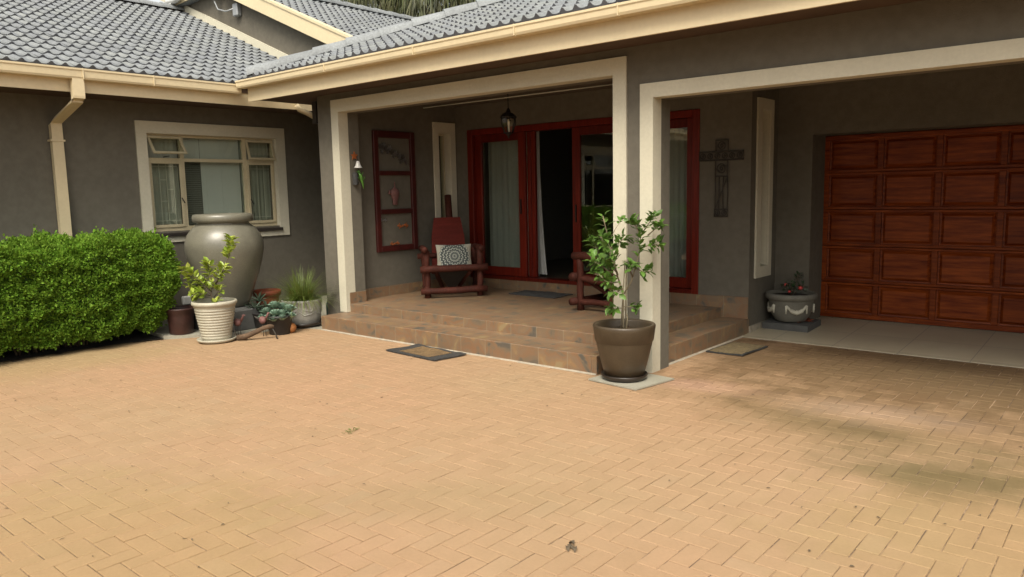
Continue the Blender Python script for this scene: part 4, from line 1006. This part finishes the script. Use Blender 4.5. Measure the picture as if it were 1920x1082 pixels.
# ---- planter with garlands in the carport
b = MB(); b.prism([(-3.30, 8.22, .035), (-2.80, 8.22, .035), (-2.80, 8.64, .05), (-3.30, 8.64, .05)], (0, 0, -.01), (0, 0, .065)); solo('concrete_slab', b, 'plinth', (-3.05, 8.4, .03), 'thick grey concrete slab under the garlanded planter', 'slab')
c = (-3.06, 8.42, .118)
t = thing('planter', c, 'round grey planter with white garland relief and a small pink-flowered plant beside the garage door', 'potted plant')
pot('bowl', 'grey_pot', c, [(.155, 0), (.165, .01), (.205, .07), (.232, .16), (.238, .225), (.24, .23), (.246, .24), (.268, .25), (.275, .275), (.27, .305), (.255, .31), (.235, .295), (.23, .25)], t, 56, soil_z=.27, soil_r=.232)
for k in range(4):
    m = MB(); a0 = k*PI/2+.62; pts = []; rr_ = []
    for i in range(13):
        s_ = i/12; a = a0+(s_-.5)*.95; z = .115+.075*(2*s_-1)**2; r = .222+.02*(z-.1)/.1
        pts.append((c[0]+r*math.cos(a), c[1]+r*math.sin(a), c[2]+z)); rr_.append(.010+.016*math.sin(PI*s_)+.004*math.sin(i*2.3))
    m.tube(pts, rr_, 8)
    for e_ in (pts[0], pts[-1]): m.tube([e_, (e_[0]*1.0, e_[1], e_[2]-.09)], [.013, .008], 8)
    part('garland', m, 'relief', t)
plant(t, c, [dict(p=[(0, .27, 0), (-.02, .33, 0), (-.09, .38, 0)], n=24, s=.2, w=.05), dict(p=[(0, .27, 0), (.04, .36, 0), (.07, .44, .02), (.09, .50, .02)], n=34, s=.3, w=.05), dict(p=[(0, .27, 0), (.06, .33, -.03), (.14, .38, -.03)], n=26, s=.3, w=.05), dict(p=[(0, .27, 0), (.0, .33, -.05), (-.03, .40, -.05)], n=20, s=.3, w=.04)], 'leaf_dark', .045, .022, 1, .04, seed=3)
for (u, z, v, r) in ((.065, .37, -.10, .022), (-.05, .33, -.08, .015), (-.07, .40, -.02, .018)):
    m = MB(); m.ball(P3(c, u, z, v), r, 10, 7)
    for i in range(7): m.leaf(P3(c, u, z, v), rv(), (0, 0, 1), r*1.5, r*1.2, .3, .2)
    part('flower', m, 'petal', t)
b = MB(); random.seed(8)
for i in range(16): b.leaf((random.uniform(-2.98, -2.84), random.uniform(8.24, 8.6), .115), (random.gauss(0, 1), random.gauss(0, 1), .2), (0, 0, 1), .06, .03, .3, .2)
o = solo('dry_leaves', b, 'terracotta', (-2.9, 8.4, .1), 'reddish dry leaves scattered on the slab beside the planter', 'leaves'); o['kind'] = 'stuff'
# ---- mats
def mat_obj(name, pts, z, th, m1, m2, inset, lb, rows=1):
    t = thing(name, (sum(p[0] for p in pts)/4, sum(p[1] for p in pts)/4, z), lb, 'doormat')
    def bil(s_, r): 
        a = Vector(pts[0]).lerp(Vector(pts[1]), s_); c_ = Vector(pts[3]).lerp(Vector(pts[2]), s_); return a.lerp(c_, r)
    def sheet(s0, s1, r0_, r1_, dz, wob):
        m = MB(); nx, ny = 26, 14; V = []; F = []
        for lay in (0, 1):
            for j in range(ny+1):
                for i in range(nx+1):
                    p = bil(s0+(s1-s0)*i/nx, r0_+(r1_-r0_)*j/ny); w_ = wob*noise.noise((p[0]*4, p[1]*4, 2)); rd = .004*noise.noise((p[0]*60, p[1]*60, 0))
                    V.append((p[0], p[1], z+(dz+th if lay else .001)+max(0, w_)+(rd if lay else 0)))
        n1 = (nx+1)*(ny+1)
        for j in range(ny):
            for i in range(nx):
                a = j*(nx+1)+i; F.append((a+n1, a+n1+1, a+n1+nx+2, a+n1+nx+1))
        rim = [(0, i) for i in range(nx+1)]+[(j, nx) for j in range(1, ny+1)]+[(ny, i) for i in range(nx-1, -1, -1)]+[(j, 0) for j in range(ny-1, 0, -1)]
        ids = [j*(nx+1)+i for j, i in rim]
        for q in range(len(ids)): a, b_ = ids[q], ids[(q+1) % len(ids)]; F.append((a, b_, b_+n1, a+n1))
        return m.add(V, F, False)
    part('rubber_border', sheet(0, 1, 0, 1, 0, .02), m1, t)
    part('coir_centre', sheet(inset[0], 1-inset[0], inset[1], 1-inset[1], .004, .02), m2, t)
mat_obj('doormat', [(-5.98, 5.045), (-5.20, 4.985), (-5.14, 5.36), (-5.90, 5.415)], .003, .012, 'rubber', 'coir', (.2, .13), 'worn rubber and coir doormat lying in front of the porch steps')
mat_obj('doormat', [(-3.30, 6.82), (-2.92, 6.82), (-2.90, 7.38), (-3.28, 7.40)], .003, .012, 'rubber', 'coir_dull', (.06, .04), 'thin coir doormat beside the side steps under the carport')
mat_obj('doormat', [(-6.42, 7.52), (-5.66, 7.50), (-5.66, 7.90), (-6.42, 7.90)], .273, .012, 'mat_grey', 'mat_grey', (.1, .1), 'dark grey doormat on the porch tiles before the open doorway')
# ---- rustic log chairs
def chair(loc, rz, lb):
    t = thing('log_chair', loc, lb, 'chair', 'rustic log chairs on the porch'); Tm = Matrix.Translation(loc) @ Matrix.Rotation(rz, 4, 'Z')
    def lg(name, pts, r, mt='log', n=10):
        m = MB(); m.T = Tm; pts = [Vector(p) for p in pts]; k = 5; P = []
        for i in range(k+1): P.append(pts[0].lerp(pts[-1], i/k)+Vector((random.gauss(0, .004), random.gauss(0, .004), random.gauss(0, .004))))
        m.tube(P, [r*random.uniform(.92, 1.06) for _ in P], n); part(name, m, mt, t)
    for y in (-.34, .34):
        lg('leg', [(0, y, 0), (0, y, .60)], .040); lg('leg', [(-.44, y, 0), (-.44, y, .60)], .038)
        lg('side_rail', [(.05, y+.0, .10), (-.50, y, .10)], .034); lg('side_rail', [(.04, y, .355), (-.50, y, .33)], .038)
        lg('armrest', [(.08, y*1.06, .62), (-.60, y*1.06, .60)], .042)
    lg('front_rail', [(.055, -.43, .10), (.055, .43, .10)], .042); lg('front_rail', [(.058, -.43, .375), (.058, .43, .375)], .046)
    lg('rear_rail', [(-.50, -.42, .50), (-.50, .42, .50)], .036)
    lg('brace', [(-.02, -.22, .33), (-.42, -.1, .06)], .028); lg('brace', [(-.02, .22, .33), (-.42, .1, .06)], .028)
    m = MB(); m.T = Tm
    m.prism([(.02, -.27, .37), (.02, .27, .37), (-.50, .24, .27), (-.50, -.24, .27)], (0, 0, -.018), (0, 0, .018)); part('seat', m, 'slab_wood', t)
    m = MB(); m.T = Tm
    m.prism([(-.46, -.235, .30), (-.46, .235, .30), (-.60, .225, .75), (-.68, .185, 1.0), (-.685, -.17, 1.0), (-.60, -.215, .75)], (-.02, 0, 0), (.02, 0, 0)); part('backrest', m, 'slab_wood', t)
    lg('back_post', [(-.42, 0.03, .02), (-.84, 0.05, 1.30)], .050)
    m = MB(); m.T = Tm; m.prism([(-.05, -.2, .33), (-.30, -.03, .06), (-.30, .03, .06), (-.05, .2, .33)], (-.02, 0, 0), (.02, 0, 0)); part('support_board', m, 'dark_sill', t)
    return t, Tm
random.seed(31)
t1, T1 = chair((-6.86, 6.96, .272), math.atan2(-.63, .776), 'rustic red log armchair facing the yard with a patterned cushion on it')
t2, T2 = chair((-4.83, 7.26, .272), math.atan2(.08, -1), 'rustic red log armchair half hidden by the column and the citrus tree')
# cushion
m = MB(); n = 16; V = []; F = []; U = []
hw, hh = .225, .165
Tc = T1 @ Matrix.Translation((-.16, .03, .50)) @ Matrix.Rotation(math.radians(-16), 4, 'Y')
for sgn in (1, -1):
    for j in range(n+1):
        for i in range(n+1):
            a, c_ = 2*i/n-1, 2*j/n-1; th = .062*((1-a*a)*(1-c_*c_))**.45+.004
            pin = 1-.06*(1-abs(a))*0-.05*(abs(a*c_)); q = Tc @ Vector((sgn*th, a*hw*(1-.06*(1-c_*c_)+0.03), c_*hh*(1-.06*(1-a*a)+.03)))
            V.append(tuple(q)); U.append((a*hw, c_*hh))
for s_ in (0, 1):
    o = s_*(n+1)**2
    for j in range(n):
        for i in range(n):
            a = o+j*(n+1)+i; F.append((a, a+1, a+n+2, a+n+1))
uvl = [U[i] for f_ in F for i in f_]
loc = tuple(Tc.translation); o = link_mesh('cushion', V, F, 'cushion_print', [True]*len(F), loc, uvs=uvl); o.location = loc
tag(o, 'cream cushion with a dark round mandala print leaning on the left armchair', 'cushion')
# ---- lantern hanging in the porch
c = (-5.60, 6.62, 0)
t = thing('lantern', (c[0], c[1], 2.25), 'small black glass lantern hanging on a thin rod in the porch', 'lantern')
b = MB(); b.tube([(c[0], c[1], 2.50), (c[0], c[1], 2.80)], .006, 6); part('hanging_rod', b, 'black_metal', t)
b = MB(); b.lathe([(.092, 2.415), (.095, 2.425), (.06, 2.462), (.03, 2.475), (.022, 2.50), (.012, 2.52), (.001, 2.525)], (c[0], c[1], 0), 8, False, True); part('cap', b, 'black_metal', t)
b = MB()
for i in range(6):
    a = PI/3*i; b.tube([(c[0]+.08*math.cos(a), c[1]+.08*math.sin(a), 2.415), (c[0]+.085*math.cos(a), c[1]+.085*math.sin(a), 2.36), (c[0]+.05*math.cos(a), c[1]+.05*math.sin(a), 2.255)], .006, 5)
b.lathe([(.055, 2.245), (.06, 2.255), (.03, 2.235), (.01, 2.215), (.008, 2.19)], (c[0], c[1], 0), 12); part('cage', b, 'black_metal', t)
b = MB(); b.lathe([(.045, 2.258), (.076, 2.36), (.074, 2.412)], (c[0], c[1], 0), 6, False, False); part('glass', b, 'pane_clear', t)
b = MB(); b.lathe([(.016, 2.26), (.016, 2.36), (.022, 2.375), (.006, 2.40)], (c[0], c[1], 0), 12); part('candle_bulb', b, 'candle', t)
# ---- red frame with ornaments on the porch wall
xf = XW+.002
t = thing('wall_frame', (xf, 6.77, .85), 'tall dark red wooden frame with three openings on the porch side wall', 'frame')
b = MB(); y0, y1, z0, z1 = 6.415, 7.12, .855, 2.41; tk = .075
b.box(xf, xf+.04, y0, y0+tk, z0, z1, .004); b.box(xf, xf+.04, y1-tk, y1, z0, z1, .004)
for (a, c_) in ((z0, z0+.075), (z1-.085, z1), (1.345, 1.405), (1.845, 1.90)): b.box(xf, xf+.038, y0+tk, y1-tk, a, c_, .004)
part('frame', b, 'frame_wood', t)
t = thing('metal_butterfly_garland', (xf, 6.75, 2.1), 'silvery wire flower garland sweeping across the top opening of the red frame', 'wall ornament'); random.seed(6)
for i in range(15):
    s_ = i/14; y = 6.53+s_*.44; z = 2.20-.20*s_**1.5+random.gauss(0, .028); m = MB(); r = random.uniform(.018, .036)
    for k in range(6):
        a = 2*PI*k/6; m.leaf((xf+.02, y, z), (.2, math.cos(a), math.sin(a)), (1, 0, 0), r*1.4, r*.8, .2, .1)
    part('metal_flower', m, 'silver' if i % 3 else 'rust_metal', t)
b = MB(); b.tube([(xf+.012, 6.53+.44*i/10, 2.20-.20*(i/10)**1.5) for i in range(11)], .004, 5); part('wire', b, 'rust_metal', t)
b = MB(); c = (xf+.035, 6.74, 1.60)
b.lathe([(.02, -.14), (.045, -.13), (.035, -.10), (.05, -.06), (.072, .0), (.065, .05), (.03, .075), (.012, .09), (.006, .16)], c, 16, True, True, sx=.5); b.tube([(c[0], c[1]-.06, c[2]), (c[0], c[1]-.10, c[2]+.01), (c[0], c[1]-.085, c[2]+.05)], .012, 6)
solo('wall_jug', b, 'pink_metal', c, 'small painted clay jug hanging in the middle opening of the red frame', 'wall ornament')
for (y, z, mt, sc_, lb) in ((6.55, 1.265, 'silver', .02, 'tiny silver butterfly in the upper left of the lowest frame opening'), (6.88, 1.18, 'star', .035, 'faded orange gecko shape at the right of the lowest frame opening'), (6.73, .95, 'star', .03, 'faded orange gecko shape at the bottom of the red frame')):
    m = MB()
    for k in range(-2, 3): m.ball((xf+.012, y+k*sc_*1.1, z+sc_*.25*math.sin(k*1.7)), sc_*.6, 8, 6, (.3, 1, .8))
    for k in (-1.5, 1.5):
        for s_ in (-1, 1): m.tube([(xf+.01, y+k*sc_*.9, z), (xf+.01, y+k*sc_*1.2, z+s_*sc_*1.1)], sc_*.14, 5)
    solo('wall_ornament', m, mt, (xf, y, z), lb, 'wall ornament')
# ---- bell, star, gecko on the pilaster
xp = -7.54
b = MB(); P = []
for i in range(10):
    a = PI/2+2*PI*i/10; r = .055 if i % 2 == 0 else .024; P.append((0, 5.985+r*math.cos(a), 2.07+r*math.sin(a)))
b.prism(P, (xp+.003, 0, 0), (xp+.015, 0, 0)); solo('star_ornament', b, 'star', (xp, 5.985, 2.07), 'small rust orange star above the white bell on the porch pillar', 'wall ornament')
t = thing('bell', (xp+.05, 6.0, 1.93), 'small white bell hanging on the inner side of the porch pillar', 'bell')
b = MB(); b.lathe([(.050, 0), (.046, .01), (.030, .035), (.024, .065), (.014, .082), (.002, .086)], (xp+.055, 6.0, 1.925), 20, True, False); part('bell_cup', b, 'bell', t)
b = MB(); b.tube([(xp, 6.0, 2.03), (xp+.055, 6.0, 2.035), (xp+.055, 6.0, 2.008)], .005, 6); b.ball((xp+.055, 6.0, 1.92), .01, 8, 6); part('hook', b, 'rust_metal', t)
b = MB(); b.lathe([(.03, 0), (.034, .01), (.034, .13), (.026, .15)], (xp+.035, 5.965, 1.72), 16); solo('wall_pot', b, 'mat_grey', (xp+.035, 5.965, 1.72), 'small dark grey tube pot on the porch pillar below the bell', 'wall pot')
b = MB(); b.tube([(xp+.03, 6.03, 1.87), (xp+.035, 6.045, 1.84), (xp+.03, 6.06, 1.79), (xp+.025, 6.085, 1.73), (xp+.03, 6.09, 1.67)], [.012, .022, .022, .014, .002], 8); b.ball((xp+.032, 6.028, 1.885), .017, 8, 6)
for (y, z, s_) in ((6.045, 1.84, -1), (6.045, 1.84, 1), (6.065, 1.78, -1), (6.065, 1.78, 1)): b.tube([(xp+.03, y, z), (xp+.03, y+s_*.04, z+.012), (xp+.03, y+s_*.045, z+.04)], .005, 5)
solo('gecko_ornament', b, 'gecko', (xp, 6.05, 1.7), 'bright green gecko ornament climbing the porch pillar under the bell', 'wall ornament')
# ---- iron cross
t = thing('iron_cross', (-3.68, 7.93, 1.29), 'large openwork iron cross on the wall right of the red door', 'wall cross'); yc_ = 7.925
def lattice(x0, x1, z0, z1):
    m = MB(); r = .008
    m.tube([(x0, yc_, z0), (x1, yc_, z0), (x1, yc_, z1), (x0, yc_, z1), (x0, yc_, z0)], r, 6)
    w_, h_ = x1-x0, z1-z0; n_ = max(1, round(max(w_, h_)/min(w_, h_)))
    for k in range(n_):
        if w_ > h_: cx_, cz_ = x0+(k+.5)*w_/n_, (z0+z1)/2; s_ = min(w_/n_, h_)
        else: cx_, cz_ = (x0+x1)/2, z0+(k+.5)*h_/n_; s_ = min(w_, h_/n_)
        for q in (1, -1):
            pts = []
            for i in range(15):
                a = i/14*2.4*PI; rr_ = s_*.42*(1-i/18); pts.append((cx_+q*(rr_*math.cos(a)-s_*.05), yc_-.004, cz_+q*rr_*math.sin(a)))
            m.tube(pts, .0055, 5)
    return m
part('crossbar', lattice(-3.935, -3.425, 1.895, 1.985), 'rust_metal', t)
part('top_panel', lattice(-3.745, -3.60, 1.99, 2.11), 'rust_metal', t); part('middle_panel', lattice(-3.745, -3.605, 1.72, 1.89), 'rust_metal', t); part('foot_panel', lattice(-3.75, -3.60, 1.285, 1.36), 'rust_metal', t)
m = MB()
for x in (-3.745, -3.70, -3.65, -3.605): m.tube([(x, yc_, 1.36), (x+.008*math.sin(x*90), yc_, 1.54), (x, yc_, 1.72)], .0065, 6)
m.tube([(-3.74+.135*i/12, yc_-.004, 1.37+.34*(i/12)+.0*i) for i in range(13)], .005, 5); part('shaft', m, 'rust_metal', t)
# ---- door alarm / small things on the paving
random.seed(77)
m = MB()
for i in range(150):
    x, y = random.uniform(-8.2, .4), random.uniform(.6, 6.8)
    if y > 5.35 and x < -3.2: continue
    m.leaf((x, y, .006), (random.gauss(0, 1), random.gauss(0, 1), .1), (0, 0, 1), random.uniform(.01, .028), random.uniform(.005, .011), .4, .2)
o = solo('leaf_litter', m, 'bark', (-3, 3, 0), 'tiny dry leaf scraps scattered over the brick paving', 'litter'); o['kind'] = 'stuff'
m = MB()
for i in range(14): m.leaf((-4.10+random.gauss(0, .02), 3.12+random.gauss(0, .025), .004), (random.gauss(0, 1), random.gauss(0, 1), .5), (0, 0, 1), .035, .008, .3, .2)
solo('weed', m, 'leaf_grass', (-4.1, 3.12, 0), 'small green weed in a paving joint in the middle of the drive', 'weed')
m = MB()
for i in range(5): m.leaf((-1.93+random.gauss(0, .01), 2.66+random.gauss(0, .012), .006), (random.gauss(0, 1), random.gauss(0, 1), .3), (0, 0, 1), .05, .02, .4, .3)
solo('dry_leaf', m, 'bark', (-1.93, 2.66, 0), 'crumpled dark dry leaf lying alone on the drive near the bottom of the photo', 'leaf')
# ---- trees beyond the roof
def weeping(c, h, R, seed, lb, mt, n=5200, strand=True):
    random.seed(seed); t = thing('tree', (c[0], c[1], 0), lb, 'tree', 'trees beyond the roof')
    m = MB(); m.tube([(c[0], c[1], 0), (c[0]+.1, c[1], h*.3), (c[0]-.1, c[1]+.1, h*.6), (c[0], c[1], h*.9)], [.22, .17, .12, .04], 10)
    heads = []
    for i in range(16):
        a = random.uniform(0, 2*PI); z = h*random.uniform(.45, .9); q = Vector((c[0]+R*.7*math.cos(a), c[1]+R*.7*math.sin(a), z+.5)); m.tube([(c[0], c[1], z-.6), (c[0]+R*.35*math.cos(a), c[1]+R*.35*math.sin(a), z+.1), q], [.06, .04, .015], 6)
        heads.append(q)
    part('trunk', m, 'bark', t)
    lv = MB()
    for i in range(n):
        a = random.uniform(0, 2*PI); el = math.asin(random.uniform(-.75, 1)); rr_ = random.uniform(.6, 1.0)
        d = Vector((math.cos(a)*math.cos(el), math.sin(a)*math.cos(el), math.sin(el))); k = 1+.35*noise.noise((d.x*2+seed, d.y*2, d.z*2))
        p = Vector((c[0], c[1], h*.68))+Vector((d.x*R*k*rr_, d.y*R*k*rr_, d.z*h*.36*k*rr_))
        if strand:
            lv.leaf(p, (d.x*.25+random.gauss(0, .15), d.y*.25+random.gauss(0, .15), -1), d, random.uniform(.3, .75), random.uniform(.02, .05), .2, .05)
        else:
            for q in range(3): lv.leaf(p+rv()*.12, rv()+d*.5, (0, 0, 1), random.uniform(.1, .2), .08, .2, .1)
    part('crown', lv, mt, t)
for i, (x, y, h, R, mt, st, lb) in enumerate(((-20.3, 17.5, 10.5, 1.75, 'leaf_palm', True, 'olive weeping tree leftmost behind the roof ridge, beside the gap of sky'),
        (-18.2, 18, 10.5, 1.9, 'leaf_palm', True, 'olive weeping tree behind the low point where the two roofs meet'),
        (-16.3, 18.5, 11, 1.9, 'leaf_palm', True, 'olive weeping tree above the long verge of the porch roof'),
        (-14.3, 19, 11.5, 2.2, 'leaf_tree', False, 'dark broadleaf tree at the right end of the trees behind the roof'))):
    weeping((x, y), h, R, 40+i, lb, mt, 6000 if st else 4000, st)
# thin far tree by the sky gap
random.seed(99); t = thing('tree', (-24.5, 20, 0), 'thin sparse tree showing its tips in the gap of sky above the upper roof', 'tree')
m = MB(); m.tube([(-24.5, 20, 0), (-24.5, 20, 6), (-24.4, 20, 10.5)], [.2, .13, .03], 8); part('trunk', m, 'bark', t)
m = MB()
for i in range(1500):
    z = random.uniform(7.5, 11); p = Vector((-24.5+random.gauss(0, .8), 20+random.gauss(0, .8), z)); m.leaf(p, rv()-Vector((0, 0, .6)), (0, 0, 1), random.uniform(.2, .5), .03, .2, .1)
part('crown', m, 'leaf_palm', t)
# ---- unseen wall and trees added behind the camera to cut low sky light
b = MB(); b.box(-10, 12, -9.2, -9.0, 0, 2.2); solo('unseen_wall', b, 'plaster', (0, -9, 0), 'unseen grey plastered wall added behind the camera to block low sky', 'wall')
for i, (x, y, h, R) in enumerate(((-8, -13, 8, 3.4), (-2.5, -13.5, 9, 3.8), (3.5, -13, 8, 3.6))):
    weeping((x, y), h, R, 60+i, 'unseen broad dark tree at the %s of the row added beyond the wall to block low sky' % ('left end', 'middle', 'right end')[i], 'leaf_tree', 2600, False)
